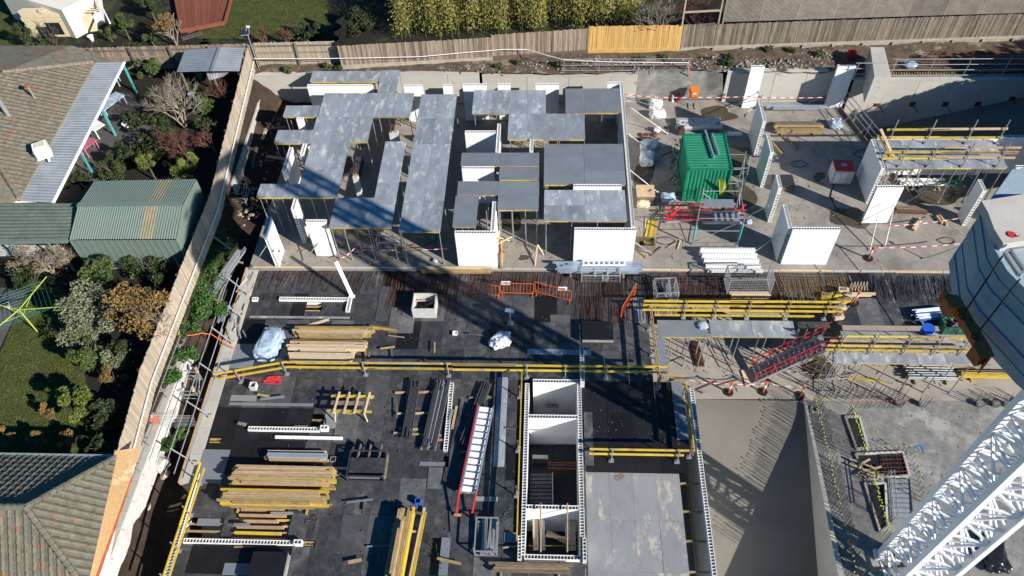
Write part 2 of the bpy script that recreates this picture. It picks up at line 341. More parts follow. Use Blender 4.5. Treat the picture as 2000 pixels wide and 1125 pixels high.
# east vehicle ramp (shaded) beside the long retaining wall
yw = P(1700, 158, 2.1).y
def zat(px, py):     # height of a point on the plane y = yw seen at this pixel
    d = M3 @ Vector((px-1000, 562.5-py, -F)); t = yw/d.y; return H+d.z*t, d.x*t
b = MB(); V = []
za, xa = zat(1660, 262); zb, xb = zat(2000, 190)
sl_ = (zb-za)/(xb-xa)
x0 = P(1640, 200, 0).x
for x in (x0, xa, xb, xb+30):
    z = za+(x-xa)*sl_; V += [(x, yw, z), (x+1.2, P(1800, 262, 1).y-3, z)]
b.add(V, [(2*i, 2*i+1, 2*i+3, 2*i+2) for i in range(3)])
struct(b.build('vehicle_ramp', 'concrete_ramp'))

# ---------------- retaining walls (precast panels, each a part)
def panel_wall(label, m, xs, y, z0, z1, th=.18, capw=.3):
    t = thing('retaining_wall', label, 'retaining wall', ((xs[0]+xs[-1])/2, y, z0))
    for xa, xb in zip(xs, xs[1:]): boxr('panel', m, t, xa+.012, y, z0, xb-.012, y+th, z1)
    boxr('coping', m, t, xs[0], y-.04, z1+.002, xs[-1], y+capw, z1+.09)
    return t
YW = P(1000, 199, 0).y
xs = [P(x, 199, 0).x for x in (495, 600, 735, 880, 940)]
panel_wall('grey precast retaining wall west of the stepped kink, below the weathered fence', 'concrete_wall', xs, YW-.1, -.3, 2.3)
xs = [P(x, 199, 0).x for x in (945, 1030, 1110, 1190, 1240)]
panel_wall('pale precast retaining wall behind the centre formwork decks', 'concrete_wall', xs, YW, -.3, 2.05)
xs = [P(x, 196, 0).x for x in (1408, 1450, 1500, 1560, 1618)]
panel_wall('cream precast retaining wall between the two tall white panels', 'concrete_wall', xs, YW-.05, -.3, 2.35)
xs = [xa-1+i*2.05 for i in range(15)]
t = panel_wall('long shaded retaining wall above the vehicle ramp', 'concrete_wall', xs, yw, -3, 2.1)
# anchor heads on the long wall
for px in (1714, 1782, 1846, 1910, 1976):
    z, x = zat(px, 203 if px < 1960 else 193)
    t2 = thing('wall_anchor', 'rusty anchor head in the long shaded wall, number %s from the left corner' % {1714: 'one', 1782: 'two', 1846: 'three', 1910: 'four', 1976: 'five'}[px], 'anchor', (x, yw-.1, z), 'anchor heads along the retaining wall')
    box('plate', 'rust', t2, (x, yw-.03, z), (.35, .05, .35)); tube('rod', 'steel_dark', t2, (x, yw-.05, z), (x+.25, yw-.7, z-.15), .03)
# exposed earth and shotcrete between walls
rows = [row([(1240, 140, 2.3), (1280, 136, 2.4), (1330, 140, 2.4), (1380, 138, 2.4), (1412, 143, 2.4)]),
        row([(1240, 160, 1.6), (1280, 155, 1.7), (1330, 160, 1.6), (1380, 165, 1.3), (1412, 165, 1.5)]),
        row([(1240, 198, -.05), (1280, 198, -.05), (1330, 197, -.05), (1380, 197, -.05), (1412, 197, -.05)])]
grid_terrain('cut_bank', 'concrete_rough', rows, 8, .12, 1.5)
# angled grey concrete block end wall top right
b = MB(); q = [P(1700, 92, 3.6), P(1727, 92, 3.6), P(1741, 150, 3.6), P(1708, 150, 3.6)]; b.prism(q, 1.6, 3.6)
tag(b.build('concrete_upstand', 'concrete_wall'), 'tall grey concrete block end standing by the bench guard rails', 'concrete block')

# ---------------- white stay in place formwork walls
def icf(label, a, b_, zt=2.8, zb=0.0, th=.2, cat='formwork wall', pxz=None, side=0, group=None, mats='white'):
    """a, b_: pixel ends of the top centre line at height zt"""
    A, B = P(*a, zt if pxz is None else pxz), P(*b_, zt if pxz is None else pxz)
    if abs((B-A).x) > abs((B-A).y)*6: B.y = A.y = (A.y+B.y)/2
    elif abs((B-A).y) > abs((B-A).x)*6: B.x = A.x = (A.x+B.x)/2
    A.z = B.z = 0
    t = thing('formwork_wall', label, cat, ((A.x+B.x)/2, (A.y+B.y)/2, zb), group)
    d = (B-A); L = d.length; d.normalize(); s = Vector((-d.y, d.x, 0)); hh = zt-zb; e = .022
    for k in (-1, 1):
        c = (A+B)/2+s*k*(th/2-e/2)
        beam('skin', mats, t, (A+s*k*(th/2-e/2))+Vector((0, 0, (zt+zb)/2)), (B+s*k*(th/2-e/2))+Vector((0, 0, (zt+zb)/2)), e, hh)
    m = MB(); n = max(2, int(L/.14))
    for i in range(n+1):
        p = A+d*(L*(i/n)); p = p+d*(.02 if i == 0 else (-.02 if i == n else 0))
        m.beam(p-s*(th/2-e)+Vector((0, 0, zt-.3)), p+s*(th/2-e)+Vector((0, 0, zt-.3)), .035, .58)
    for p, sg in ((A, 1), (B, -1)):
        for j in range(max(1, int(hh/.2))):
            z = zb+.05+j*.2
            if z < zt-.62: m.beam(p+d*sg*.03-s*(th/2-e)+Vector((0, 0, z)), p+d*sg*.03+s*(th/2-e)+Vector((0, 0, z)), .05, .1)
        m.beam(p+d*sg*.1-s*(th/2-e)+Vector((0, 0, zb+hh*.4)), p+d*sg*.1+s*(th/2-e)+Vector((0, 0, zb+hh*.4)), .02, hh*.75)
    o = m.build('web', 'web', t); return t
ICF = [
 ('long white formwork wall behind the top left deck', (600, 166), (727, 166)),
 ('short white wall left of the three small ones at the back', (789, 167), (825, 167)),
 ('narrowest white wall stub at the back of the decks', (865, 166), (883, 166)),
 ('white wall panel at the back, left of the striped opening', (904, 165), (950, 165)),
 ('small white wall top behind the scuffed centre deck', (972, 164), (997, 164)),
 ('white wall panel at the back between centre decks', (1046, 164), (1092, 164)),
 ('white wall stub at the back corner beside the long side wall', (1186, 162), (1211, 161)),
 ('long white side wall running past all the right hand decks', (1213, 159), (1236, 441)),
 ('broad white wall face at the slab edge behind blue channels', (1122, 447), (1243, 447)),
 ('white wall face at slab edge beside the timber prop frame', (888, 453), (968, 453)),
 ('short white return wall joining the slab edge wall', (961, 393), (966, 449)),
 ('white wall with half shaded face below the centre deck', (908, 257), (968, 257)),
 ('white end wall running north to south below the centre deck', (971, 241), (975, 296)),
 ('white wall slotted between two blue grey centre decks', (902, 327), (965, 327)),
 ('narrow white wall end beside the yellow edged centre deck', (1038, 265), (1038, 294)),
 ('white wall top poking above the big clean grey deck', (1120, 362), (1214, 362)),
 ('small white wall under the left hand deck arm', (579, 231), (592, 231)),
 ('white wall standing in the soil side bay on the left', (571, 287), (551, 334)),
 ('white wall end hidden beneath the left deck arm', (596, 280), (588, 300)),
 ('white wall with ladder like edge at the left slab corner', (526, 423), (517, 457)),
 ('leaning white wall panel with shadow of a handle, left slab edge', (597, 431), (637, 431)),
 ('white wall end beneath the left deck front', (578, 387), (571, 408)),
 ('angled tall white wall panel near the cream retaining wall', (1467, 129), (1494, 129)),
 ('tall white wall panel beside the bench guard rails', (1636, 128), (1672, 128)),
 ('white wall with serrated edge nearest the stacked timber beams', (1481, 194), (1496, 236)),
 ('pale green tinted white wall beside the green container', (1498, 262), (1510, 297)),
 ('small white wall in the row, beside the cable reel pallet', (1516, 341), (1527, 366)),
 ('white return wall of the big L shaped corner wall', (1531, 399), (1545, 444)),
 ('biggest bright white wall face of the L shaped corner at slab edge', (1548, 446), (1641, 446)),
 ('white wall panel braced by two long props on the right', (1713, 364), (1765, 364)),
 ('white wall with perforated edge beside the grey ballast', (1911, 350), (1926, 372)),
 ('white wall strip behind the right hand deck rails', (1708, 267), (1950, 272)),
 ('white wall along the left side of the right hand deck', (1708, 271), (1722, 328)),
 ('bright white wall above the ballast blocks at the right edge', (1985, 325), (2080, 325)),
 ('white wall behind right hand deck, at the frame edge', (1957, 266), (2060, 266)),
]
for i, (lb, a, c) in enumerate(ICF):
    zt = 3.2 if i in (22, 23) else (2.95 if i == 15 else 2.8)
    icf(lb, a, c, zt, 0.0)
# flush wall tops within the dark deck
for lb, a, c, zt, zb in [
 ('ladder like wall top crossing the upper left of the dark deck', (545, 583), (678, 583), .1, -.6),
 ('stub end of wall top at left edge of upper dark deck', (492, 583), (503, 583), .1, -.6),
 ('short wall top turning south beside the tall white board', (682, 574), (681, 607), .1, -.6),
 ('white ladder like wall top below the trestle on dark deck', (484, 837), (624, 837), .1, -.6),
 ('square white wall end box beside the yellow joists', (625, 834), (640, 834), .25, -.6),
 ('white wall top in the lower left corner of the dark deck', (357, 1057), (572, 1058), .1, -.6),
 ('white block end of the lower left wall top', (573, 1058), (589, 1058), .25, -.6),
 ('blue shaded wall top running along a slot between bar bundles', (883, 747), (869, 879), .05, -.6),
 ('ladder like wall top beside the yellow rails at the lower left edge', (385, 924), (322, 1135), .05, -.6),
 ('upright blue shaded wall edge above the stair core', (1140, 675), (1134, 745), .5, -.3),
 ('long white wall top separating dark deck and concrete ramp', (1352, 757), (1398, 1150), .1, -6.5)]:
    icf(lb, a, c, zt, zb)
# stair core
core = [('north wall of the white stair core', (1041, 744), (1130, 744)), ('west wall of the white stair core', (1028, 748), (1023, 1083)),
        ('east wall of the white stair core', (1134, 745), (1135, 1090)), ('upper cross wall inside the stair core', (1031, 813), (1129, 814)),
        ('lower cross wall inside the stair core', (1026, 990), (1130, 991)), ('south wall of the white stair core', (1024, 1087), (1134, 1089))]
for lb, a, c in core: icf(lb, a, c, .12, -3)
icf('thick white sleeve at the lower left corner of the stair core', (1014, 1046), (1016, 1092), .35, -.4, .16)
icf('thick white sleeve at the lower right corner of the stair core', (1142, 1050), (1142, 1094), .35, -.4, .16)

# ---------------- formwork decks
class Deck:
    def __init__(s, label, z, zg, px, cat='formwork deck'):
        s.t = thing('formwork_deck', label, cat, P(*px, zg)); s.z, s.zg = z, zg
    def r(s, x0, y0, x1, y1, nx, ny, m='ply_grey', x1t=None):
        """pixel corners: top left and bottom right of the sheet field at deck height"""
        A, B = P(x0, y0, s.z), P(x1, y1, s.z)
        for i in range(nx):
            for j in range(ny):
                xa, xb = A.x+(B.x-A.x)*i/nx, A.x+(B.x-A.x)*(i+1)/nx; ya, yb = B.y+(A.y-B.y)*j/ny, B.y+(A.y-B.y)*(j+1)/ny
                dz = R(-.006, .006); g = R(.006, .014)
                o = box('sheet', m, s.t, ((xa+xb)/2, (ya+yb)/2, s.z-.009+dz), (xb-xa-g, yb-ya-g, .018), R(-.002, .002))
        return A, B
    def edge(s, A, B, m='yellow'):     # bearer under the south edge, joists under the sheets
        xs_ = [A.x+.05]
        while xs_[-1] < B.x-.3: xs_.append(min(B.x-.05, xs_[-1]+R(.9, 2.2)))
        for q, (xa, xb) in enumerate(zip(xs_, xs_[1:])): beam('bearer', m if R(0, 1) < .62 else 'lvl', s.t, (xa, B.y+.1+R(-.03, .02), s.z-.09), (xb, B.y+.08, s.z-.09), .06, .14)
        beam('bearer', 'lvl', s.t, (A.x+.05, A.y-.2, s.z-.1), (B.x-.05, A.y-.2, s.z-.1), .06, .16)
    def props(s, A, B, nx, ny=2, r=.03):
        for i in range(nx):
            for j in range(ny):
                x = A.x+.1+(B.x-A.x-.2)*(i/(nx-1) if nx > 1 else .5); y = B.y+.12+(A.y-B.y-.3)*(j/(ny-1) if ny > 1 else 0)
                s.prop(x+R(-.06, .06), y)
    def prop(s, x, y, r=.028):
        zt = s.z-.18; zm = s.zg+(zt-s.zg)*.45
        p = tube('prop', 'galv', s.t, (x, y, s.zg+.01), (x, y, zm+.2), r*1.25)
        tube('inner_tube', 'galv', s.t, (x, y, zm), (x, y, zt), r*.85)
        box('base_plate', 'galv', s.t, (x, y, s.zg+.008), (.14, .14, .012))
def deck(label, parts, z=2.8, zg=0., pr=(4, 2), m='ply_grey', edgem='yellow'):
    D = Deck(label, z, zg, (parts[0][0], parts[0][3]))
    for p in parts:
        A, B = D.r(*p[:6], m=p[6] if len(p) > 6 else m)
        D.edge(A, B, edgem); k = p[7] if len(p) > 7 else pr
        D.props(A, B, *k)
    return D
deck('stepped grey deck at the upper left, scuffed sheets with two side arms', [
  (611, 139, 742, 159, 4, 1), (746, 137, 774, 180, 1, 2), (634, 182, 801, 228, 5, 1), (559, 206, 619, 228, 2, 1),
  (619, 228, 718, 277, 3, 1), (543, 254, 608, 280, 2, 1), (608, 277, 658, 386, 2, 2), (509, 359, 577, 386, 2, 1)])
deck('narrow deck strip with wide scuffed foot beside the long double strip', [(753, 276, 764, 445, 1, 4, 'ply_grey', (2, 4)), (656, 386, 722, 445, 2, 1)])
deck('long double width deck strip running north to south', [(823, 184, 860, 453, 2, 5, 'ply_grey', (2, 5))])
deck('scuffed centre deck of eight sheets near the retaining wall', [(926, 176, 1066, 222, 4, 1), (994, 222, 1143, 272, 4, 1, 'ply_grey', (4, 2))])
deck('smooth grey deck of three sheets by the long side wall', [(1104, 173, 1214, 220, 3, 1, 'ply_clean')])
deck('clean dark grey deck of six wide sheets, long shadows across it', [(1063, 281, 1223, 361, 2, 3, 'ply_clean', (3, 3))])
deck('scuffed grey deck behind the broad white slab edge wall', [(1063, 371, 1225, 432, 2, 2)])
deck('blue grey stepped deck left of the clean six sheet deck', [(902, 298, 1053, 324, 2, 1, 'ply_clean'), (976, 325, 1053, 351, 1, 1, 'ply_clean'),
  (895, 354, 1053, 381, 2, 1, 'ply_clean'), (973, 381, 1052, 410, 1, 1, 'ply_clean'), (890, 382, 930, 443, 1, 1, 'ply_clean')])
deck('long right hand deck with railings on both sides', [(1712, 273, 1969, 328, 5, 2, 'ply_grey', (6, 3))])
deck('walkway deck over the basement under the four yellow rails', [(1283, 625, 1384, 659, 1, 1, 'ply_clean'), (1384, 625, 1556, 659, 2, 1), (1557, 628, 1622, 640, 2, 1, 'ply_dark'), (1282, 659, 1306, 732, 1, 1, 'ply_clean')], z=-.08, zg=-3)
deck('lower walkway deck beside the red stair with five sheets', [(1627, 688, 1905, 712, 5, 1, 'ply_grey', (6, 1)), (1640, 645, 1890, 687, 6, 1, 'ply_grey', (2, 1))], z=-.08, zg=-3)
deck('broad pale plywood deck beside the stair core', [(1143, 922, 1358, 1230, 4, 3, 'ply_light', (4, 3))], z=-.2, zg=-3)

# dark deck sheets over the basement
ZD = -.06
t = thing('dark_formwork_deck', 'wide dark plywood deck covering the basement, littered with timber and steel', 'formwork deck', (-5, 20, -3))
openings = []
def opening(x0, y0, x1, y1): A, B = P(x0, y0, ZD), P(x1, y1, ZD); openings.append((A.x, B.y, B.x, A.y))
opening(1012, 742, 1144, 1100); opening(600, 590, 628, 608); opening(612, 808, 655, 836); opening(462, 1004, 560, 1056); opening(360, 1010, 428, 1055)
opening(455, 1064, 530, 1104); opening(1144, 920, 1420, 1300); opening(595, 1055, 615, 1068); opening(412, 852, 432, 866); opening(845, 1050, 872, 1125); opening(868, 880, 876, 912)
opening(1344, 900, 1420, 925)
def edge_x(y):
    a, c = P(452, 640, ZD), P(395, 835, ZD)
    return -16.35
sh_w, sh_h = 1.2, 1.8
y = YS-1.9; jrow = 0
strips = []
def clip_rects(r, holes):
    rs = [r]
    for h in holes:
        nr = []
        for (a, b_, c, d) in rs:
            if h[0] >= c or h[2] <= a or h[1] >= d or h[3] <= b_: nr.append((a, b_, c, d)); continue
            if a < h[0]: nr.append((a, b_, h[0], d))
            if h[2] < c: nr.append((h[2], b_, c, d))
            aa, cc = max(a, h[0]), min(c, h[2])
            if b_ < h[1]: nr.append((aa, b_, cc, h[1]))
            if h[3] < d: nr.append((aa, h[3], cc, d))
        rs = nr
    return [q for q in rs if q[2]-q[0] > .06 and q[3]-q[1] > .06]
east = P(1272, 640, ZD).x
black = [P(1140, 745, ZD), P(1345, 922, ZD)]
yy = YS-.05
while yy > 8.5:
    x = -16.3; k = 0
    while x < 24:
        xe = x+sh_w
        if x < 6.7 < xe: xe = 6.7
        yn = yy-sh_h/2
        if x > east-.6:
            if x >= 6.69 and yn < P(1300, 602, ZD).y and (x < P(1625, 640, ZD).x or yn < P(1700, 650, ZD).y): x = xe; continue
            if x < 6.69 and P(1300, 602, ZD).y > yn > P(1300, 742, ZD).y: x = xe; continue
        for (a, b_, c, d) in clip_rects((x, yy-sh_h, xe, yy), openings):
            cx, cyy = (a+c)/2, (b_+d)/2
            bl = (cx > black[0].x and cyy < black[0].y) or (cx < -11 and cyy < 19.5 and cyy > 16) or R(0, 1) < .06
            pale = R(0, 1) < .1
            g = R(.005, .012)
            box('sheet', 'ply_black' if bl else ('ply_dusty' if pale else 'ply_dark'), t, (cx, cyy, ZD-.012+R(-.005, .005)), (c-a-g, d-b_-g, .018), R(-.001, .001))
        x = xe; k += 1
    yy -= sh_h
# joists seen through the openings and below the deck edge
for (ax, ay, bx, by) in openings[1:6]+openings[7:9]:
    n = max(2, int((by-ay)/.28))
    for i in range(n): boxr('joist', random.choice(['yellow', 'lvl', 'timber']), t, ax-.15, ay+.06+(by-ay)*i/n, ZD-.2, bx+.15, ay+.12+(by-ay)*i/n, ZD-.07)
for i in range(6):
    x = 6.2; yv = 16-i*1.35
    beam('joist', random.choice(['yellow', 'lvl']), t, (5.9, yv, ZD-.3), (7.0, yv, ZD-.3), .07, .14)
for x in (-15.5, -12, -8, -3.5, -1.2, 2.5, 5.8):
    for yv in (27, 22, 17.5, 14, 11):
        tube('prop', 'galv', t, (x, yv, -3), (x, yv, ZD-.2), .035)
# pale infill boards lying flush in the dark deck
for i, (x0, y0, x1, y1, m) in enumerate([(744, 560, 757, 627, 'ply_dusty'), (488, 617, 683, 623, 'ply_light'), (765, 600, 806, 651, 'ply_dusty'), (1075, 615, 1113, 630, 'ply_dusty'), (1030, 682, 1155, 694, 'ply_grey'),
     (448, 786, 612, 794, 'ply_clean'), (638, 800, 655, 837, 'ply_light'), (972, 737, 985, 912, 'ply_grey'), (985, 1040, 1018, 1060, 'ply_clean'), (450, 672, 492, 720, 'ply_clean'), (452, 772, 500, 784, 'ply_light'),
     (398, 878, 432, 945, 'ply_clean'), (820, 902, 870, 911, 'ply_clean'), (838, 913, 862, 955, 'ply_dusty'), (930, 970, 972, 980, 'ply_light'), (863, 1050, 874, 1125, 'ply_clean'), (1235, 582, 1262, 632, 'ply_clean'), (380, 1060, 560, 1125, 'ply_black'), (1310, 742, 1345, 860, 'ply_clean'), (440, 1100, 498, 1125, 'ply_clean'), (388, 1013, 428, 1028, 'ply_clean'), (1140, 805, 1160, 910, 'ply_dark')]):
    A, B = P(x0, y0, ZD), P(x1, y1, ZD)
    boxr('infill_board', m, t, A.x, A.y, ZD+.003+.0012*i, B.x, B.y, ZD+.018+.0012*i)
# west kerb
kb = thing('edge_kerb', 'pale concrete kerb along the left edge of the dark deck', 'kerb', P(450, 660, 0))
for i in range(9):
    ya, yb = YS-.05-i*1.45, YS-.05-(i+1)*1.45+.01
    boxr('kerb_panel', 'concrete_wall', kb, -17.0, ya, -3.1, -16.32, yb, ZD+.03); beam('edge_board', 'plywood', kb, (-17.05, ya, -.15), (-17.05, yb, -.15), .05, .3)
# south face fascia of ground slab
fb = thing('edge_fascia', 'pale upstand edge along the front of the ground slab', 'slab edge', (0, YS, 0))
x = -16.6
while x < 34:
    boxr('edge_strip', random.choice(['concrete_wall', 'timber_pale', 'concrete_wall']), fb, x, YS-.09, -.2, x+2.9, YS-.003, .045+R(0, .02)); x += 2.93

# =============================================================== FENCES
def paling_fence(label, A, B, h, m, base=GZ, pw=.11, post_m='paling_grey', posts=True, rails=1, side=-1, plinth=None, lean=0.0):
    A, B = Vector(A), Vector(B); A.z = B.z = base
    t = thing('paling_fence', label, 'fence', (A+B)/2); d = B-A; L = d.length; d.normalize(); s = Vector((-d.y, d.x, 0))*side
    n = int(L/pw); rz = math.atan2(d.y, d.x)
    zb = .3 if plinth else 0
    for i in range(n):
        p = A+d*(L*(i+.5)/n); hh = h+R(-.03, .03)
        place('box', 'paling', m, t, Matrix.Translation(p+s*R(-.012, .012)+Vector((0, 0, zb+(hh-zb)/2))) @ Matrix.Rotation(rz, 4, 'Z') @ Matrix.Rotation(R(-.012, .012)+lean, 4, 'Y') @ Matrix.Rotation(R(-.01, .01), 4, 'X') @ Matrix.Diagonal((L/n*.95, .018, hh-zb, 1)))
    for z in ((.45, 1.0, 1.5) if rails > 1 else (.5, 1.4)):
        beam('rail', post_m, t, A-s*.04+Vector((0, 0, z)) if rails == 1 else A+s*.045+Vector((0, 0, z)), B-s*.04+Vector((0, 0, z)) if rails == 1 else B+s*.045+Vector((0, 0, z)), .05, .08)
    k = int(L/2.6)
    for i in range(k+1):
        p = A+d*(L*i/max(k, 1)); sg = s*.09 if rails > 1 else -s*.1
        box('post', post_m, t, p+sg+Vector((0, 0, h/2-.02)), (.12, .1, h-.05), rz)
    if plinth: beam('plinth', plinth, t, A+s*.03+Vector((0, 0, .16)), B+s*.03+Vector((0, 0, .16)), .05, .3)
    return t
def T(x, y, h=1.8): v = P(x, y, GZ+h); v.z = GZ; return v
paling_fence('weathered fence behind the tiled house and the tin roofed garden shed, rails facing us', T(-60, 98), T(484, 84), 1.75, 'paling', rails=2, side=-1)
paling_fence('light timber fence bay from the corner light pole to the black netting', T(494, 82), T(656, 79), 1.75, 'paling_w', rails=2, side=-1)
paling_fence('old paling fence with rusty stains along the back of the site', T(658, 89), T(960, 72), 1.75, 'paling', plinth='sleeper')
paling_fence('grey paling fence stretch just left of the new orange palings', T(960, 71), T(1149, 58), 1.9, 'paling', plinth='timber_old')
paling_fence('new honey coloured paling fence section in front of the bamboo', T(1150, 57), T(1334, 54), 2.0, 'paling_new', plinth='paling_new', pw=.14)
paling_fence('short dark grey paling fence below the open frame, right of the new section', T(1335, 54), T(1400, 50), 2.0, 'paling_grey', plinth='sleeper')
paling_fence('long dark grey paling fence under the trellis screen at the upper right', T(1401, 50), T(2060, 28), 1.9, 'paling_grey', plinth='sleeper')
WT = [P(483, 93, GZ+1.8), P(410, 380, GZ+1.8), P(274, 720, GZ+1.8), P(229, 880, GZ+1.8)]
for lb, a, c in zip(['upper stretch of the pale fence dividing the garden trees from the site', 'long middle stretch of the pale fence beside the green shed and olive tree', 'lower stretch of the pale fence ending at the orange board hoarding'], WT, WT[1:]):
    a = a.copy(); c = c.copy(); paling_fence(lb, (a.x, a.y, GZ), (c.x, c.y, GZ), 1.8, 'paling_w', side=1, pw=.13)
# trellis screens above the right fence
A, B = T(1412, 44, 1.9), T(2060, 24, 1.9)
t = thing('trellis_screen', 'long weathered trellis screen above the dark grey fence', 'trellis', (A+B)/2)
n = 9
for i in range(n):
    a, c = A.lerp(B, i/n), A.lerp(B, (i+1)/n); m = MB(); z0, z1 = GZ+1.95, GZ+3.75+R(-.06, .06); d = (c-a)
    for k in range(22):
        z = z0+(z1-z0)*k/21; m.beam(a+d*.01+Vector((0, .02, z-GZ)), c-d*.01+Vector((0, .02, z-GZ)), .012, .038)
    for k in range(31):
        p = a+d*(.01+.98*k/30); m.beam(p+Vector((0, 0, z0-GZ)), p+Vector((0, 0, z1-GZ)), .034, .012)
    for k in (0, 1): p = a+d*k; m.beam(p+Vector((0, .05, z0-GZ-.4)), p+Vector((0, .05, z1-GZ)), .09, .09)
    stuff(m.build('trellis_panel', 'lattice', t))
A, B = T(1332, 50, 2), T(1403, 46, 2)
t = thing('pergola_frame', 'open white timber frame above the fence, beside the bare red tree', 'frame', A)
for a, c in (((0, 0), (0, 1)), ((1, 0), (1, 1)), ((0, 1), (1, 1)), ((0, .5), (1, .5))):
    pa = A.lerp(B, a[0])+Vector((0, 0, 2+1.9*a[1])); pc = A.lerp(B, c[0])+Vector((0, 0, 2+1.9*c[1])); beam('frame_member', 'paling_w', t, pa, pc, .09, .09)
# retaining sleepers below the right fence
A, B = T(1401, 50), T(2060, 28)
t = thing('sleeper_wall', 'low sleeper retaining wall with posts below the dark grey fence', 'retaining wall', (A+B)/2-Vector((0, .3, 0)))
n = 11
for i in range(n):
    a, c = A.lerp(B, i/n), A.lerp(B, (i+1)/n)
    for k in range(2): beam('sleeper', 'sleeper', t, a+Vector((0, -.12, -.12+.22*k)), c+Vector((-.03, -.12, -.12+.22*k)), .06, .2)
    box('post', 'sleeper', t, a+Vector((0, -.2, 0)), (.14, .12, .5))
# black netting and orange hoarding
A, C = P(655, 82, GZ+1.9), P(668, 15, GZ+2.1)
m = MB(); nn = 14
for i in range(nn): m.add([A.lerp(C, i/nn)+Vector((.25*math.sin(i*1.3), 0, 0)), A.lerp(C, (i+1)/nn)+Vector((.25*math.sin((i+1)*1.3), 0, 0)), A.lerp(C, (i+1)/nn)+Vector((.25*math.sin(i+1), 0, -1.9)), A.lerp(C, i/nn)+Vector((.25*math.sin(i), 0, -1.9))], [(0, 1, 2, 3)])
tag(m.build('shade_cloth', 'tarp'), 'black shade cloth fence running back from the corner of two fences', 'netting')
A, B = P(228, 880, GZ+1.75), P(118, 1170, GZ+1.75)
t = thing('hoarding', 'orange brown board hoarding beside the lower tiled roof', 'hoarding', (A+B)/2)
d = B-A; n = 5
for i in range(n):
    a, c = A+d*(i/n), A+d*((i+.995)/n); s = Vector((.42, .12, -.0))
    b = MB(); b.add([a, c, c+Vector((.85, .3, -.25)), a+Vector((.85, .3, -.25)), a+Vector((0, 0, -.05)), c+Vector((0, 0, -.05)), c+Vector((.85, .3, -.3)), a+Vector((.85, .3, -.3))], [(0, 1, 2, 3), (7, 6, 5, 4), (0, 4, 5, 1), (3, 2, 6, 7), (0, 3, 7, 4), (1, 5, 6, 2)])
    b.build('board', 'osb', t); beam('frame_member', 'timber_pale', t, a+Vector((-.03, 0, -.05)), c+Vector((-.03, 0, -.05)), .05, .12)
t2 = thing('brick_strip', 'strip of red bricks exposed under the orange board hoarding', 'brick wall', (A+B)/2+Vector((.95, 0, -.8)))
A2, B2 = P(246, 925, GZ+1.2), P(168, 1150, GZ+1.2); L = (B2-A2).length; nb = int(L/.25); rz = math.atan2((B2-A2).y, (B2-A2).x)
for k in range(5):
    for i in range(nb):
        p = A2.lerp(B2, (i+.5+(k % 2)*.5)/nb)+Vector((.02*k+R(-.008, .008), 0, -.09*k))
        box('brick', 'brick', t2, p, (L/nb-.012, .11, .078), rz)
# low white retaining wall in the pit, with tube rail along it
A, B = P(358, 680, .7), P(190, 1130, .7)
t = thing('boundary_wall', 'long pale concrete wall with tube rails, between the fence and the soil pit', 'wall', (A+B)/2)
n = 8
for i in range(n):
    a, c = A.lerp(B, i/n), A.lerp(B, (i+.993)/n); s = Vector((.96, .27, 0))
    b = MB(); b.prism([a-s*.06, c-s*.06, c+s*.2, a+s*.2], -1.3, .7); b.build('panel', 'white_dirty', t)
    beam('coping', 'concrete_wall', t, a+s*.02+Vector((0, 0, .04)), c+s*.02+Vector((0, 0, .04)), .5, .07)
for i in range(9):
    p = A.lerp(B, (i+.3)/9); tube('post', 'galv', t, p+Vector((.2, 0, -.3)), p+Vector((.2, 0, 1.1)), .024); beam('bracket', 'galv', t, p+Vector((-.3, -.1, .75)), p+Vector((.35, .1, .75)), .12, .05)
for z in (.5, 1.05): tube('rail', 'galv', t, A+Vector((.2, 0, z)), B+Vector((.2, 0, z)), .024)
tg = thing('fence_conduit', 'white conduit pipe clipped along the pale dividing fence', 'pipe', WT[1])
for a, c in zip(WT, WT[1:]): tube('pipe', 'white', tg, Vector((a.x+.12, a.y, GZ+.75)), Vector((c.x+.12, c.y, GZ+.75)), .03)
tg = thing('white_hose', 'white conduit drooping along the old back fence', 'pipe', P(800, 110, GZ))
pts = [P(x, y, GZ+1.0) for x, y in [(498, 110), (600, 110), (700, 109), (825, 106), (900, 99), (985, 92), (1030, 92), (1060, 101), (1100, 112), (1180, 116), (1270, 117), (1345, 118)]]
pts = [p+Vector((0, -.25, 0)) for p in pts]
m = MB(); m.path(pts, .022, 6); m.build('hose', 'white', tg)
# solar light pole in the corner
p = P(505, 132, GZ)
t = thing('solar_light', 'solar powered light pole standing in the fence corner', 'light pole', p)
tube('pole', 'galv', t, p, p+Vector((0, 0, 2.9)), .035); box('solar_panel', 'solar', t, p+Vector((-.1, -.1, 2.75)), (.5, .35, .03), .2, .5); box('panel_frame', 'galv', t, p+Vector((-.1, -.1, 2.72)), (.55, .4, .03), .2, .5); box('lamp', 'white', t, p+Vector((.1, .2, 2.95)), (.2, .12, .1))

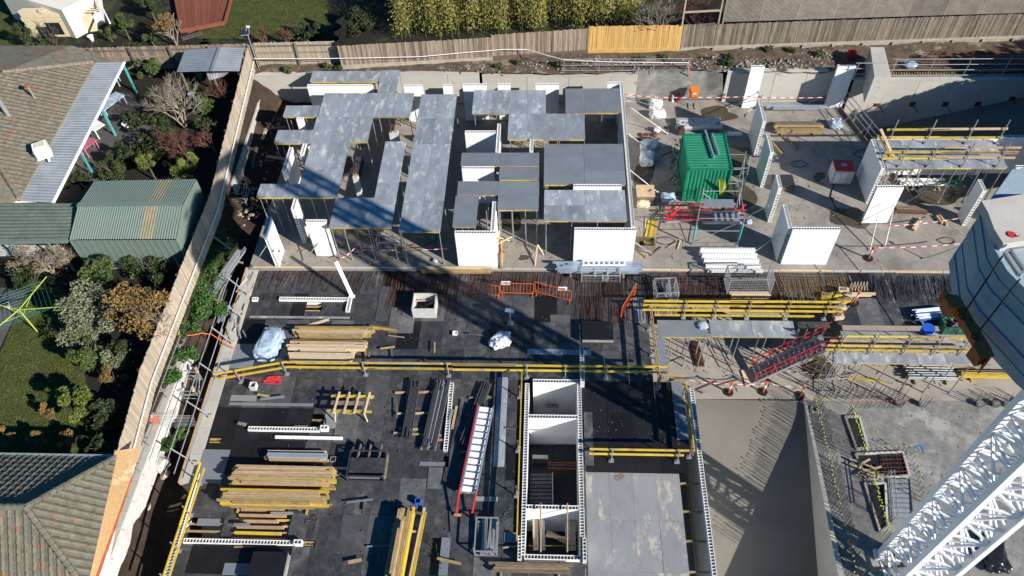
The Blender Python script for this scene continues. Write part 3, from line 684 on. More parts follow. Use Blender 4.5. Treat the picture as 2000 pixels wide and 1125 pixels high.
# =============================================================== HOUSES AND GARDENS
def roof_tiles(par, o, u, v, poly, m, tw=.3, th=.33, name='tile', maxn=300, cx=1000, cyy=560):
    """tiles laid over the plane o + a*u + b*v, clipped to the polygon (world xy)"""
    nrm = u.cross(v).normalized()
    if nrm.z < 0: nrm = -nrm
    ab = [((p-o).dot(u), (p-o).dot(v)) for p in poly]; a0, a1 = min(q[0] for q in ab), max(q[0] for q in ab); b0, b1 = min(q[1] for q in ab), max(q[1] for q in ab)
    def ins(a, b_):
        c = False
        for i in range(len(ab)):
            p, q = ab[i], ab[i-1]
            if (p[1] > b_) != (q[1] > b_) and a < (q[0]-p[0])*(b_-p[1])/(q[1]-p[1])+p[0]: c = not c
        return c
    L = []; j = 0; b_ = b0
    while b_ < b1:
        a = a0+(j % 2)*0
        while a < a1:
            if ins(a+tw/2, b_+th/2): L.append((a, b_))
            a += tw
        b_ += th; j += 1
    def cen(q): return o+u*(q[0]+tw/2)+v*(q[1]+th/2)
    def vis(q):
        x, y = Q(cen(q)); return 0 if (0 < x < 2000 and 0 < y < 1125) else 1e4
    L.sort(key=lambda q: vis(q)+(cen(q)-Vector((0, 0, H))).length)
    rest = MB()
    def verts(q):
        a, b2 = q; pr = []
        k = .05+R(-.006, .006)
        for (s, tt, hgt) in ((0, 0, k), (.33, 0, k+.045), (.6, 0, k+.012), (1, 0, k+.012), (0, 1.06, .008), (.33, 1.06, .05), (.6, 1.06, .01), (1, 1.06, .01)):
            pr.append(o+u*(a+s*tw*.98)+v*(b2+tt*th)+nrm*hgt)
        base = [o+u*(a+s*tw*.98)+v*b2 for s in (0, .33, .6, 1)]
        return pr+base
    fc = [(0, 1, 5, 4), (1, 2, 6, 5), (2, 3, 7, 6), (8, 9, 1, 0), (9, 10, 2, 1), (10, 11, 3, 2)]
    me = None
    for i, q in enumerate(L):
        if i < maxn:
            if me is None:
                b2 = MB(); vv = verts(q); c0 = cen(q); Mi = Matrix((( *u, 0), (*v, 0), (*nrm, 0), (0, 0, 0, 1)))
                me = bpy.data.meshes.new(name); me.from_pydata([(Mi @ (p-c0)) for p in vv], [], fc); me.materials.append(M[m])
                Rm = Mi.transposed()
            reg(bpy.data.objects.new(name, me), Matrix.Translation(cen(q)) @ Rm @ Matrix.Rotation(R(-.02, .02), 4, 'Z'), par)
        else: rest.add(verts(q), fc)
    if rest.v: stuff(rest.build('tile_field', m, par))
def plane_poly(name, m, par, pts, th=.06):
    b = MB(); n = len(pts); b.add([tuple(p) for p in pts]+[(p[0], p[1], p[2]-th) for p in pts], [tuple(range(n)), tuple(range(2*n-1, n-1, -1))]+[(i, (i+1) % n, n+(i+1) % n, n+i) for i in range(n)]); return b.build(name, m, par)
def slope_poly(E1, E2, up, pts_px, ang):
    """plane through the eave E1-E2 rising at ang on the side of 'up'; returns helper to drop pixels on it"""
    u = (E2-E1).normalized(); s = Vector((-u.y, u.x, 0)); s = s if s.dot(up) > 0 else -s
    v = s*math.cos(ang)+Vector((0, 0, math.sin(ang))); n = u.cross(v)
    out = []
    for x, y in pts_px:
        d = M3 @ Vector((x-1000, 562.5-y, -F)); t = n.dot(E1-Vector((0, 0, H)))/n.dot(d); out.append(Vector((0, 0, H))+d*t)
    return u, v, out
# house 1
t = thing('tiled_house', 'house with mottled brown tiled roof and metal patio roof at the upper left', 'house', P(40, 260, GZ))
E1, E2 = P(184, 124, 4.9), P(38, 388, 4.9)
u, v, poly = slope_poly(E1, E2, Vector((-1, -.3, 0)), [(184, 124), (38, 388), (0, 328), (-120, 200), (-120, 156), (5, 141)], math.radians(17))
plane_poly('roof', 'tile', t, [p-Vector((0, 0, .02)) for p in poly]); roof_tiles(t, E1, u, v, poly, 'tile')
r1, r2 = poly[-1], poly[0]
m = MB(); n = 22
for i in range(n): a, c = r1.lerp(r2+Vector((0, 0, .1)), i/n), r1.lerp(r2+Vector((0, 0, .1)), (i+.95)/n); m.tube(a, c, .13, .11, 8)
m.build('ridge_cap', 'tile', t)
b = MB(); far = [r1+Vector((1.5, 5, -1.6)), r2+Vector((.6, 1.2, -.7))]; b.add([r1, r2, far[1], far[0], r1+Vector((-9, 0, 0)), r1+Vector((-9, 5, -1.6))], [(0, 1, 2, 3), (4, 0, 3, 5)]); b.build('rear_roof', 'tile', t)
hp = [poly[1], poly[2], P(-30, 420, 4.9), P(30, 392, 4.9)]; plane_poly('roof_corner', 'tile', t, hp)
m = MB()
for a, c in ((poly[1], poly[2]), (poly[2], poly[2]+(poly[2]-poly[1])*.8)):
    for i in range(6): m.tube(a.lerp(c, i/6)+Vector((0, 0, .06)), a.lerp(c, (i+.95)/6)+Vector((0, 0, .06)), .13, .11, 8)
m.build('ridge_cap', 'tile', t)
b = MB(); b.prism([(E1.x-.4, E1.y, 0), (E2.x-.4, E2.y, 0), (E2.x-14, E2.y, 0), (E1.x-14, E1.y, 0)], GZ, 4.7); b.build('wall', 'render_wall', t)
def corrugated(name, m, par, a, b_, c, d, pitch=.18, amp=.03):
    """a-b is one edge; ribs run from edge a-b to edge d-c"""
    L = (Vector(b_)-Vector(a)).length; n = int(L/pitch)*4; a, b_, c, d = map(Vector, (a, b_, c, d)); V = []
    for i in range(n+1):
        h = (0, amp, amp, 0)[i % 4]; V += [a.lerp(b_, i/n)+Vector((0, 0, h)), d.lerp(c, i/n)+Vector((0, 0, h))]
    mb = MB(); mb.add(V, [(2*i, 2*i+2, 2*i+3, 2*i+1) for i in range(n)]); return mb.build(name, m, par)
pa, pb, pc, pd = P(241, 121, 4.55), P(101, 396, 4.55), P(38, 393, 4.8), P(186, 122, 4.8)
corrugated('patio_roof', 'tin', t, pa, pb, pc, pd, .22, .035)
beam('gutter', 'white', t, pa+Vector((.06, 0, -.02)), pb+Vector((.06, 0, -.02)), .12, .1)
for a, c in (((241, 127), (265, 176)), ((198, 212), (228, 258)), ((154, 292), (193, 346))):
    A = P(*a, 4.5); beam('post', 'teal', t, A, (A.x-.02, A.y, GZ), .1, .1)
p = P(20, 221, 5.9); q = P(68, 190, 5.7)
for (bx, by), h in (((68, 192), .9), ((17, 226), 1.3)):
    _, _, pp = slope_poly(E1, E2, Vector((-1, -.3, 0)), [(bx, by)], math.radians(17)); pp = pp[0]
    f = tube('flue', 'bark_pale' if h < 1 else 'galv', t, pp-Vector((0, 0, .1)), pp+Vector((0, 0, h)), .07 if h < 1 else .13)
    place('drum', 'flue_cap', 'brick' if h < 1 else 'galv', t, Matrix.Translation(pp+Vector((0, 0, h))) @ Matrix.Diagonal((.15, .15, .1, 1)))
# air conditioner
_, _, pp = slope_poly(E1, E2, Vector((-1, -.3, 0)), [(92, 308)], math.radians(17)); p = pp[0]+Vector((0, 0, .1))
t = thing('air_conditioner', 'white evaporative cooler box standing on the tiled roof edge', 'air conditioner', p)
rz = math.radians(30)
box('housing', 'white', t, p+Vector((0, 0, .45)), (.75, .6, .75), rz); box('fan_grille', 'cream', t, p+Vector((.02, 0, .84)), (.5, .4, .03), rz)
for s in (-1, 1): box('foot', 'white', t, p+Vector((.3*s, -.3, .05)), (.1, .3, .1), rz)
for i in range(5): box('louvre', 'galv', t, p+Vector((-.12, -.33, .2+.1*i)), (.4, .02, .05), rz)

# house 2 bottom left
t = thing('hipped_house', 'house with hipped greenish tiled roof and red patches at the lower left', 'house', P(60, 1040, GZ))
za, A, NE, SE = 0, P(52, 992, 6.9), P(226, 895, 4.9), P(168, 1150, 4.9)
NW, AW, SW = P(-120, 889, 4.9), P(-120, 992, 6.9), Vector((P(-120, 992, 6.9).x, SE.y, 4.9))
for nm, pts in (('north_roof', [NW, NE, A, AW]), ('east_roof', [NE, SE, A]), ('south_roof', [A, SE, SW, AW])): plane_poly(nm, 'tile2', t, [p-Vector((0, 0, .01)) for p in pts])
for E_, F_, T_, pts in ((NE, SE, A, [NE, SE, A]), (SE, SW, A, [SE, SW, AW, A]), (NW, NE, A, [NW, NE, A, AW])):
    u = (F_-E_).normalized(); v = (T_-E_); v = (v-u*v.dot(u)).normalized(); roof_tiles(t, E_, u, v, pts, 'tile2', maxn=100)
m = MB()
for a, c, n in ((A, NE, 13), (A, SE, 15), (AW, A, 14)):
    for i in range(n): m.tube(a.lerp(c, i/n)+Vector((0, 0, .09)), a.lerp(c, (i+.95)/n)+Vector((0, 0, .09)), .13, .11, 8)
m.build('ridge_cap', 'tile2', t)
b = MB(); b.prism([(NW.x, NW.y-.5, 0), (NE.x-.6, NE.y-.5, 0), (SE.x-.6, SE.y, 0), (SW.x, SE.y, 0)], GZ, 4.75); b.build('wall', 'render_wall', t)
beam('gutter', 'galv', t, NW+Vector((0, .08, 0)), NE+Vector((0, .08, 0)), .12, .1)

# green metal shed
t = thing('garden_shed', 'green metal garden shed with ribbed roof and two yellowed sheets', 'shed', P(270, 480, GZ))
n0, n1, r0, r1_, s0, s1 = P(184, 354, 4.75), P(382, 350, 4.75), P(152, 401, 5.35), P(356, 399, 5.35), P(135, 468, 4.75), P(343, 467, 4.75)
for a, c, b2, d2 in ((n0, n1, r1_, r0), (r0, r1_, s1, s0)):
    for f0, f1, mm in ((0, .65, 'shed'), (.65, .78, 'shed_old'), (.78, 1, 'shed')):
        corrugated('roof_sheet', mm, t, a.lerp(c, f0), a.lerp(c, f1), d2.lerp(b2, f1), d2.lerp(b2, f0), .12, .03)
beam('ridge_cap', 'shed', t, r0+Vector((0, 0, .05)), r1_+Vector((0, 0, .05)), .3, .03)
def wallp(a, c, zb, m='shed'):
    corrugated('wall_sheet', m, t, Vector(a), Vector(c), Vector((c[0], c[1], zb)), Vector((a[0], a[1], zb)), .2, .0)
for a, c in ((s0, s1), (s1, r1_), (r1_, n1), (s0, r0), (r0, n0), (n0, n1)):
    wallp(a-Vector((0, 0, .05)), c-Vector((0, 0, .05)), GZ)
    d = (c-a); L = d.length; n = max(1, int(L/.33)); dd = Vector((d.x, d.y, 0)).normalized(); s = Vector((dd.y, -dd.x, 0))
    for i in range(n+1):
        q = a.lerp(c, i/n)+s*.012; box('rib', 'shed', t, (q.x, q.y, (GZ+q.z-.06)/2), (.035, .035, q.z-.06-GZ), math.atan2(dd.y, dd.x))
# carport
t = thing('carport', 'dark green ribbed carport roof joining the green shed', 'carport', P(60, 480, GZ))
a, c, b2, d2 = P(-60, 396, 4.95), P(152, 397, 4.95), P(133, 470, 4.75), P(-60, 474, 4.75)
corrugated('roof_sheet', 'carport', t, a, d2, b2, c, .26, .05); beam('gutter', 'shed', t, d2+Vector((0, -.05, 0)), b2+Vector((0, -.05, 0)), .14, .12)
for x in (20, 92): A = P(x, 472, 4.7); box('post', 'shed', t, (A.x, A.y, (GZ+4.7)/2), (.08, .08, 4.7-GZ))
b = MB(); A, B = P(-60, 500, GZ), P(152, 500, GZ); b.box(A.x, A.y, GZ, B.x, A.y+.2, GZ+.7); tag(b.build('garden_wall', 'white_dirty'), 'low white wall under the carport edge', 'wall')
# small tin roofed shelter
t = thing('garden_shelter', 'small garden shelter with grey corrugated roof beside the back fence', 'shelter', P(420, 150, GZ))
r0, r1_ = P(430, 92, 4.5), P(413, 139, 4.5)
corrugated('roof_sheet', 'tin', t, P(361, 98, 4.2), P(345, 141, 4.2), r1_, r0, .2, .03); corrugated('roof_sheet', 'tin', t, r0, r1_, P(468, 139, 4.25), P(478, 93, 4.25), .2, .03)
corrugated('lower_roof', 'tin', t, P(402, 141, 3.9), P(447, 142, 3.9), P(436, 150, 3.6), P(408, 158, 3.6), .2, .03)
for x, y in ((352, 138), (412, 137), (464, 137), (365, 100), (474, 96)): A = P(x, y, 4.1); box('post', 'timber_old', t, (A.x, A.y, (GZ+4.1)/2), (.09, .09, 4.1-GZ))
beam('ridge_cap', 'tin', t, r0+Vector((0, 0, .05)), r1_+Vector((0, 0, .05)), .2, .02)
# white house, water tank, deck at the top
t = thing('white_house', 'sunlit white house wall at the top left corner', 'house', P(80, 20, GZ))
b = MB(); b.prism([P(30, 38, GZ), P(150, 75, GZ), P(205, 45, GZ), P(195, -40, GZ), P(0, -60, GZ)], GZ, GZ+2.2); b.build('wall', 'render_wall', t)
plane_poly('roof', 'tile', t, [P(20, -30, 5.2), P(120, -20, 5.2), P(180, -60, 5.2), P(20, -80, 6)])
boxr('window', 'glass', t, P(95, 60, 3.5).x, P(95, 60, 3.5).y-.02, 3.2, P(95, 60, 3.5).x+1, P(95, 60, 3.5).y+.02, 4.1)
t = thing('side_house', 'cream rendered garden room with open veranda beside the water tank', 'house', P(170, 45, GZ))
b = MB(); b.prism([P(145, 30, GZ), P(180, 28, GZ), P(195, 60, GZ), P(160, 64, GZ)], GZ, GZ+1.2); b.build('wall', 'cream', t)
for i in range(6): beam('shutter_slat', 'cream', t, P(144+i, 4+i*4, 3.9), P(190+i, 2+i*4, 3.9), .14, .03)
beam('veranda_beam', 'white', t, P(190, -5, 4.4), P(215, 45, 4.4), .1, .1)
p = P(108, 66, GZ)
t = thing('water_tank', 'rounded cream water tank against the white wall', 'water tank', p)
m = MB(); L = 1.6
for k in range(6):
    z = .3*k; m.prism([(p.x-L+.1*(k % 2), p.y-.35, 0), (p.x+L-.1*(k % 2), p.y-.35, 0), (p.x+L+.25, p.y, 0), (p.x+L-.1, p.y+.4, 0), (p.x-L, p.y+.4, 0), (p.x-L-.25, p.y, 0)], GZ+z, GZ+z+.27)
m.build('tank_shell', 'cream', t); place('drum', 'lid', 'cream', t, Matrix.Translation(p+Vector((0, 0, 1.85))) @ Matrix.Diagonal((.3, .3, .1, 1)))
t = thing('timber_deck', 'red stained garden deck with diagonal boards and steps', 'deck', P(390, 30, GZ))
m0 = [P(335, -30, GZ+.4), P(458, -30, GZ+.4), P(438, 44, GZ+.4), P(352, 60, GZ+.4)]
n = 40
for i in range(n):
    f = (i+.5)/n; a = m0[0].lerp(m0[1], f); c = m0[3].lerp(m0[2], f); beam('board', 'deck_red', t, a, c, .1, .04)
beam('edge_board', 'deck_red', t, m0[3]+Vector((0, -.03, -.02)), m0[2]+Vector((0, -.03, -.02)), .06, .3); beam('edge_board', 'deck_red', t, m0[2]+Vector((.04, 0, .0)), m0[1]+Vector((.04, 0, 0)), .1, .3)
beam('step', 'deck_red', t, P(355, 60, GZ+.18), P(388, 40, GZ+.18), .5, .1)
t = thing('paved_steps', 'grey paving slabs leading off the garden deck', 'paving', P(375, 70, GZ))
for i, (x, y) in enumerate([(362, 74), (375, 70), (388, 66), (372, 60), (385, 54)]): box('slab', 'paving', t, P(x, y, GZ+.04), (.5, .4, .06), .5)

# ---------------- vegetation
def crown(b, c, r, n, leaf, squash=.8, clumps=None, dens=.6):
    c = Vector(c); k = clumps or max(6, int(14*r)); cs = []
    for _ in range(k):
        d = Vector((R(-1, 1), R(-1, 1), R(-1, 1)));
        while d.length > 1 or d.length < .2: d = Vector((R(-1, 1), R(-1, 1), R(-1, 1)))
        d.normalize(); d *= R(.3, 1.0)*r; d.z *= squash; cs.append((c+d, R(.2, .42)*max(r, .5)))
    for _ in range(n):
        p0, cr = random.choice(cs); d = Vector((random.gauss(0, 1), random.gauss(0, 1), random.gauss(0, 1))).normalized()*cr*R(.35, 1)**.6
        p = p0+d; s = leaf*R(.6, 1.3); a = Vector((R(-1, 1), R(-1, 1), R(-.6, .6))).normalized(); bb = a.cross(Vector((R(-1, 1), R(-1, 1), R(-1, 1)))).normalized()
        b.add([p-a*s, p-bb*s*.5, p+a*s, p+bb*s*.5], [(0, 1, 2, 3)])
def limbs(b, p, d, L, r, lvl, spread=.6, up=.15):
    e = p+d*L; b.tube(p, e, r, r*.65, 5 if lvl > 1 else 3)
    if lvl == 0: return
    for _ in range(3 if lvl > 1 else 4):
        nd = (d+Vector((R(-1, 1), R(-1, 1), R(-.6, .8)+up))*spread).normalized(); limbs(b, p.lerp(e, R(.55, 1)), nd, L*R(.6, .85), r*.6, lvl-1, spread, up)
def tree(name, label, cat, px, py, rpx, leafm, n=2500, leaf=.08, h=None, gz=GZ, squash=.8, group=None, bare=0, barkm='bark', lvl=3, spread=.6, solid=None):
    h = h if h is not None else 1.8; c = P(px, py, gz+h); r = rpx/42.0
    t = thing(name, label, cat, (c.x, c.y, gz), group)
    b = MB(); base = Vector((c.x, c.y, gz))
    if bare:
        limbs(b, base, Vector((R(-.1, .1), R(-.1, .1), 1)).normalized(), max(h*.45, .3), .035+.03*r, lvl, spread); limbs(b, base, Vector((R(-.5, .5), R(-.5, .5), 1)).normalized(), h*.5, .03+.02*r, lvl, spread)
        limbs(b, base, Vector((R(-.7, .7), R(-.7, .7), 1)).normalized(), h*.5, .03+.02*r, lvl, spread)
        b.build('branches', barkm, t)
    else:
        b.tube(base, c-Vector((0, 0, r*squash*.5)), .05+.03*r, .03+.02*r, 7)
        for _ in range(6): d = Vector((R(-1, 1), R(-1, 1), R(.2, 1))).normalized(); b.tube(c-Vector((0, 0, r*squash*.5)), c+d*r*.6, .03, .012, 5)
        b.build('trunk', barkm, t)
    if n:
        m = MB(); crown(m, c, r, n, leaf, squash); m.build('crown', leafm, t)
    return t
V_ = [
 ('citrus_tree', 'bright leafed citrus tree beside the fence, above the green shed', 'tree', 365, 322, 34, 'leaf_bright', 2600, .07),
 ('citrus_tree', 'bright leafed smaller citrus tree near the patio', 'tree', 288, 320, 26, 'leaf_bright', 1700, .07),
 ('shrub', 'dark leafy shrub mass under the bare red branches', 'shrub', 320, 275, 48, 'leaf_dark', 2500, .08),
 ('shrub', 'dark shrub mass left of the citrus trees', 'shrub', 245, 300, 40, 'leaf_dark', 2200, .08),
 ('shrub', 'dark shrub between green shed and dividing fence', 'shrub', 410, 250, 32, 'leaf_dark', 1300, .08),
 ('citrus_tree', 'rounded citrus tree in front of the green shed wall', 'tree', 188, 528, 38, 'leaf_mid', 2800, .08),
 ('olive_tree', 'big grey green olive tree beside the clothesline', 'tree', 165, 620, 62, 'leaf_olive', 6500, .075),
 ('citrus_tree', 'leafy green tree below the olive tree', 'tree', 168, 690, 32, 'leaf_mid', 2000, .08),
 ('olive_shrub', 'small silvery shrub between the olive tree and fence', 'shrub', 222, 702, 30, 'leaf_olive', 1500, .07),
 ('autumn_shrub', 'rust coloured round shrub beside the dividing fence', 'shrub', 220, 740, 21, 'leaf_rust', 1300, .05),
 ('lemon_tree', 'bright round lemon tree near the lower lawn edge', 'tree', 152, 782, 36, 'leaf_bright', 2600, .08),
 ('autumn_shrub', 'small golden shrub left of the lemon tree', 'shrub', 96, 806, 18, 'leaf_rust', 900, .05),
 ('autumn_shrub', 'golden brown shrub at the left picture edge', 'shrub', 12, 850, 17, 'leaf_rust', 800, .05),
 ('autumn_shrub', 'reddish gold shrub above the lower tiled roof', 'shrub', 68, 864, 20, 'leaf_rust', 1100, .05),
 ('autumn_shrub', 'gold and green shrub, rightmost above the lower tiled roof', 'shrub', 125, 862, 20, 'leaf_rust', 1100, .05),
 ('shrub', 'dark hedge mass behind the lemon tree', 'shrub', 200, 820, 34, 'leaf_dark', 1500, .08),
 ('shrub', 'dark leafy mass between olive tree and shed corner', 'shrub', 290, 520, 40, 'leaf_dark', 2000, .08),
 ('conifer', 'dark clipped conifer in the top left garden', 'tree', 40, 62, 30, 'leaf_dark', 2500, .05),
 ('garden_tree', 'leafy green tree beside the garden room', 'tree', 238, 44, 28, 'leaf_mid', 2200, .07),
 ('garden_bush', 'clipped round bush next to the autumn tree', 'shrub', 293, 72, 17, 'leaf_mid', 1300, .05),
 ('garden_bush', 'clipped round bush below the garden room', 'shrub', 211, 64, 19, 'leaf_mid', 1400, .05),
 ('garden_tree', 'dark tree at the top edge above the bush row', 'tree', 290, 8, 36, 'leaf_dark', 2600, .08),
 ('tree_fern', 'low dark fern mass against the back fence', 'fern', 100, 103, 26, 'leaf_dark', 1100, .12),
 ('shrub', 'green plants at the foot of the back fence near the patio', 'shrub', 285, 132, 26, 'leaf_mid', 1100, .08),
 ('shrub', 'dense dark garden shrub above the black netting', 'shrub', 705, 40, 46, 'leaf_dark', 2600, .09),

 ('shrub', 'dark green shrub right of the big bare tree', 'shrub', 400, 205, 30, 'leaf_mid', 1300, .08),
 ('shrub', 'low dark planting under the big bare tree', 'shrub', 320, 225, 40, 'leaf_dark', 1800, .08),
 ('shrub', 'dark planting along the wall between patio and shed', 'shrub', 215, 330, 34, 'leaf_dark', 1500, .08),
 ('shrub', 'dark bush behind the brown twiggy hedge', 'shrub', 60, 545, 34, 'leaf_dark', 1500, .08),
 ('shrub', 'dark shrub right of the half bare tree', 'shrub', 300, 570, 34, 'leaf_dark', 1500, .08),
 ('shrub', 'dark shrub filling the gap above the rust coloured one', 'shrub', 250, 690, 30, 'leaf_dark', 1300, .08),
 ('shrub', 'low dark shrubs in the corner above the orange hoarding', 'shrub', 190, 868, 26, 'leaf_dark', 1000, .08),
 ('shrub', 'shaded shrub left of the garden deck', 'shrub', 262, 95, 26, 'leaf_dark', 1000, .08),
 ('shrub', 'shaded shrubs at the foot of the conifer', 'shrub', 80, 88, 24, 'leaf_dark', 900, .08),
 ('shrub', 'dark leafy plants between patio tables and path', 'shrub', 262, 235, 26, 'leaf_dark', 900, .08),
 ('shrub', 'dark low plants beside the lowest patio post', 'shrub', 150, 352, 26, 'leaf_dark', 900, .08),
 ('shrub', 'dark hedge in the shaded corner behind the light fence bay', 'shrub', 600, 62, 36, 'leaf_dark', 1500, .08),
]
for a in V_:
    low = a[2] in ('shrub', 'fern'); tree(a[0], a[1], a[2], a[3], a[4], a[5]*(1.12 if low else 1.05), a[6], int(a[7]*1.35), a[8], h=.7 if low else 1.35, squash=.85)
tree('oak_tree', 'half bare tree with yellowing leaves and pale crooked branches', 'tree', 262, 605, 58, 'leaf_rust', 2600, .07, h=2.4, bare=1, barkm='bark_pale', lvl=4)
tree('autumn_tree', 'sparse autumn tree with orange and red leaves by the garden deck', 'tree', 325, 42, 34, 'leaf_rust', 1200, .06, h=2, bare=1, barkm='bark_pale', lvl=3)
tree('bare_tree', 'grey leafless tree with wide twiggy crown near the tin shelter', 'tree', 335, 185, 60, 'bark', 0, h=2.6, bare=1, barkm='bark_pale', lvl=5, spread=.95)
tree('bare_tree', 'reddish leafless tree leaning over the garden path', 'tree', 345, 262, 50, 'bark', 0, h=2, bare=1, barkm='twig_red', lvl=5, spread=.95)
tree('bare_tree', 'small leafless tree near the shelter lower roof', 'tree', 425, 165, 26, 'bark', 0, h=1.6, bare=1, barkm='twig_red', lvl=4, spread=.8)
tree('bare_tree', 'leafless shrub against the dividing fence', 'shrub', 405, 262, 26, 'bark', 0, h=1.5, bare=1, barkm='twig_red', lvl=4, spread=.8)
for i, (x, y) in enumerate([(40, 505), (85, 508), (125, 500)]):
    tree('twig_hedge', ['brown twiggy hedge at the left edge below the carport', 'brown twiggy hedge middle part below the carport', 'brown twiggy hedge next to the citrus in front of the shed'][i], 'hedge', x, y, 40, 'leaf_rust', 250, .05, h=1.2, bare=1, barkm='bark_pale', lvl=5, spread=.9)
tree('bare_shrub', 'left small red twigged shrub on the shaded top lawn', 'shrub', 508, 58, 20, 'bark', 0, h=1.2, bare=1, barkm='twig_red', lvl=4, spread=.8)
tree('bare_shrub', 'right small red twigged shrub on the shaded top lawn', 'shrub', 553, 60, 20, 'bark', 0, h=1.2, bare=1, barkm='twig_red', lvl=4, spread=.8)
tree('bare_tree', 'leafless tree with pinkish twigs right of the bamboo', 'tree', 1292, 30, 40, 'bark', 0, h=2.6, bare=1, barkm='bark_pale', lvl=5, spread=.7)
tree('bare_tree', 'leafless reddish tree behind the open timber frame', 'tree', 1380, 8, 40, 'bark', 0, h=2.6, bare=1, barkm='twig_red', lvl=5, spread=.8)
tree('bare_tree', 'thin leafless sapling in front of the water tank', 'tree', 85, 55, 22, 'bark', 0, h=2, bare=1, barkm='bark', lvl=3, spread=.5)
# bamboo
t = thing('bamboo_hedge', 'tall yellow green bamboo hedge behind the back fence', 'hedge', P(1000, 60, GZ))
fol, cul = MB(), MB()
for i in range(330):
    f = (i+.5)/330; x = 768+f*480+R(-8, 8); p = P(x, 96-(x-768)*.05, GZ); p.y += 1.4+R(-.6, 2.6); hh = R(3.2, 4.6)*(1 if .04 < f < .97 else .75)
    tip = p+Vector((R(-.5, .5), R(-.9, .4), hh)); cul.tube(p, tip, .022, .008, 4)
    for k in range(95):
        s = R(.12, 1.02)**.8; q = p.lerp(tip, s)+Vector((random.gauss(0, .2), random.gauss(0, .22)-.12, random.gauss(0, .12))); a = Vector((R(-1, 1), R(-1, .3), R(-1.2, .1))).normalized(); L = R(.08, .2); bb = a.cross(Vector((R(-1, 1), R(-1, 1), R(-1, 1)))).normalized()*L*.17
        fol.add([q-a*L*.2, q+a*L*.4-bb, q+a*L, q+a*L*.4+bb], [(0, 1, 2, 3)])
stuff(fol.build('foliage', 'leaf_bamboo', t)); stuff(cul.build('canes', 'leaf_bright', t))
# ivy and weeds on the west bank
IV = [(428, 398, 15, 'leafy weed clump at the bank beside the narrow fence gap'), (430, 480, 30, 'ivy mound at the top of the bank with a pole across it'), (398, 505, 34, 'ivy blanket in the middle of the bank'), (388, 555, 36, 'ivy blanket hanging down the bank below the pole'), (385, 600, 26, 'yellowish ivy patch on the bank above the yellow box'), (362, 640, 26, 'ivy around the yellow switch box'),
      (330, 690, 22, 'ivy clump against the fence below the yellow box'), (322, 738, 20, 'ivy clump at the head of the pale boundary wall'), (370, 690, 16, 'weeds on the soil right of the boundary wall head'), (322, 870, 13, 'weeds beside the concrete boulder'), (352, 845, 14, 'weeds at the mesh screen foot'), (435, 600, 14, 'weeds below the bundle of blue tubes')]
for x, y, r, lb in IV:
    t = thing('ivy' if 'ivy' in lb else 'weed', lb, 'ivy' if 'ivy' in lb else 'weeds', P(x, y, 1.2)); m = MB(); c = P(x, y, 1.3 if y < 760 else -.3); rr = r/40
    rr *= 1.35; crown(m, c, rr, int(2300*rr)+350, .065, .5, clumps=int(20*rr)+7); m.build('leaves', 'leaf_ivy', t)
for i, (x, y, r, lb) in enumerate([(972, 130, 18, 'green weed clump on the dirt bench left of the pair'), (1015, 122, 12, 'green weed clump on the bench by the fence foot'), (1296, 112, 10, 'small weed under the new orange fence'), (1428, 112, 16, 'weedy shrub at the start of the dark grey fence'), (1497, 95, 14, 'weeds on the sleepers near the open frame'), (1543, 98, 12, 'dry yellow weeds along the sleepers'), (663, 132, 8, 'weed by the fence kink'), (280, 140, 5, 'weed at the patio')][:7]):
    t = thing('weed', lb, 'weeds', P(x, y, GZ)); m = MB(); crown(m, P(x, y, GZ+.2), r/42, 500, .06, .6); m.build('leaves', 'leaf_mid', t)
# clothesline
p = P(75, 650, GZ)
t = thing('clothesline', 'rotary clothesline with lime green arms on the lawn', 'clothesline', p)
top = p+Vector((0, 0, 1.9)); tube('pole', 'lime', t, p, top, .035)
arms = [P(x, y, 4.5) for x, y in ((3, 628), (95, 568), (97, 622), (53, 682))]
arms = [top+(Vector((math.cos(a), math.sin(a), .12)))*2.0 for a in (2.95, 1.2, .0, -1.95)]
for e in arms: tube('arm', 'lime', t, top, e, .025); tube('stay', 'lime', t, p+Vector((0, 0, 1.5)), top.lerp(e, .45), .015)
m = MB()
for k in range(1, 8):
    for i in range(4): m.tube(top.lerp(arms[i], k/8), top.lerp(arms[(i+1) % 4], k/8), .006, n=3)
m.build('lines', 'teal', t)
# garden clutter
p = P(18, 602, GZ); t = thing('plant_pot', 'white plant pot on the grey path beside the lawn', 'pot', p); place('cone', 'pot', 'white', t, Matrix.Translation(p+Vector((0, 0, .15))) @ Matrix.Rotation(math.pi, 4, 'X') @ Matrix.Diagonal((.16, .16, .3, 1))); place('drum', 'soil', 'soil_dark', t, Matrix.Translation(p+Vector((0, 0, .29))) @ Matrix.Diagonal((.13, .13, .03, 1)))
p = P(224, 203, GZ)
def table(label, c, L, Wd, rz, m='white', h=.7):
    t = thing('garden_table', label, 'table', c); box('table_top', m, t, Vector(c)+Vector((0, 0, h)), (L, Wd, .04), rz)
    for sx in (-1, 1):
        for sy in (-1, 1): q = Matrix.Rotation(rz, 3, 'Z') @ Vector((sx*(L/2-.08), sy*(Wd/2-.08), h/2)); box('leg', m, t, Vector(c)+q, (.05, .05, h), rz)
table('long table with faded cloth beyond the patio post', P(224, 215, GZ), 1.7, .8, 1.1, 'plastic')
table('round blue white table at the patio corner', P(225, 165, GZ), .8, .8, .3, 'plastic')
table('bright white table by the middle teal post', P(198, 262, GZ), .9, .8, 1.0)
table('pink topped table near the lower patio post', P(180, 298, GZ), 1.0, .6, 1.1, 'pink')
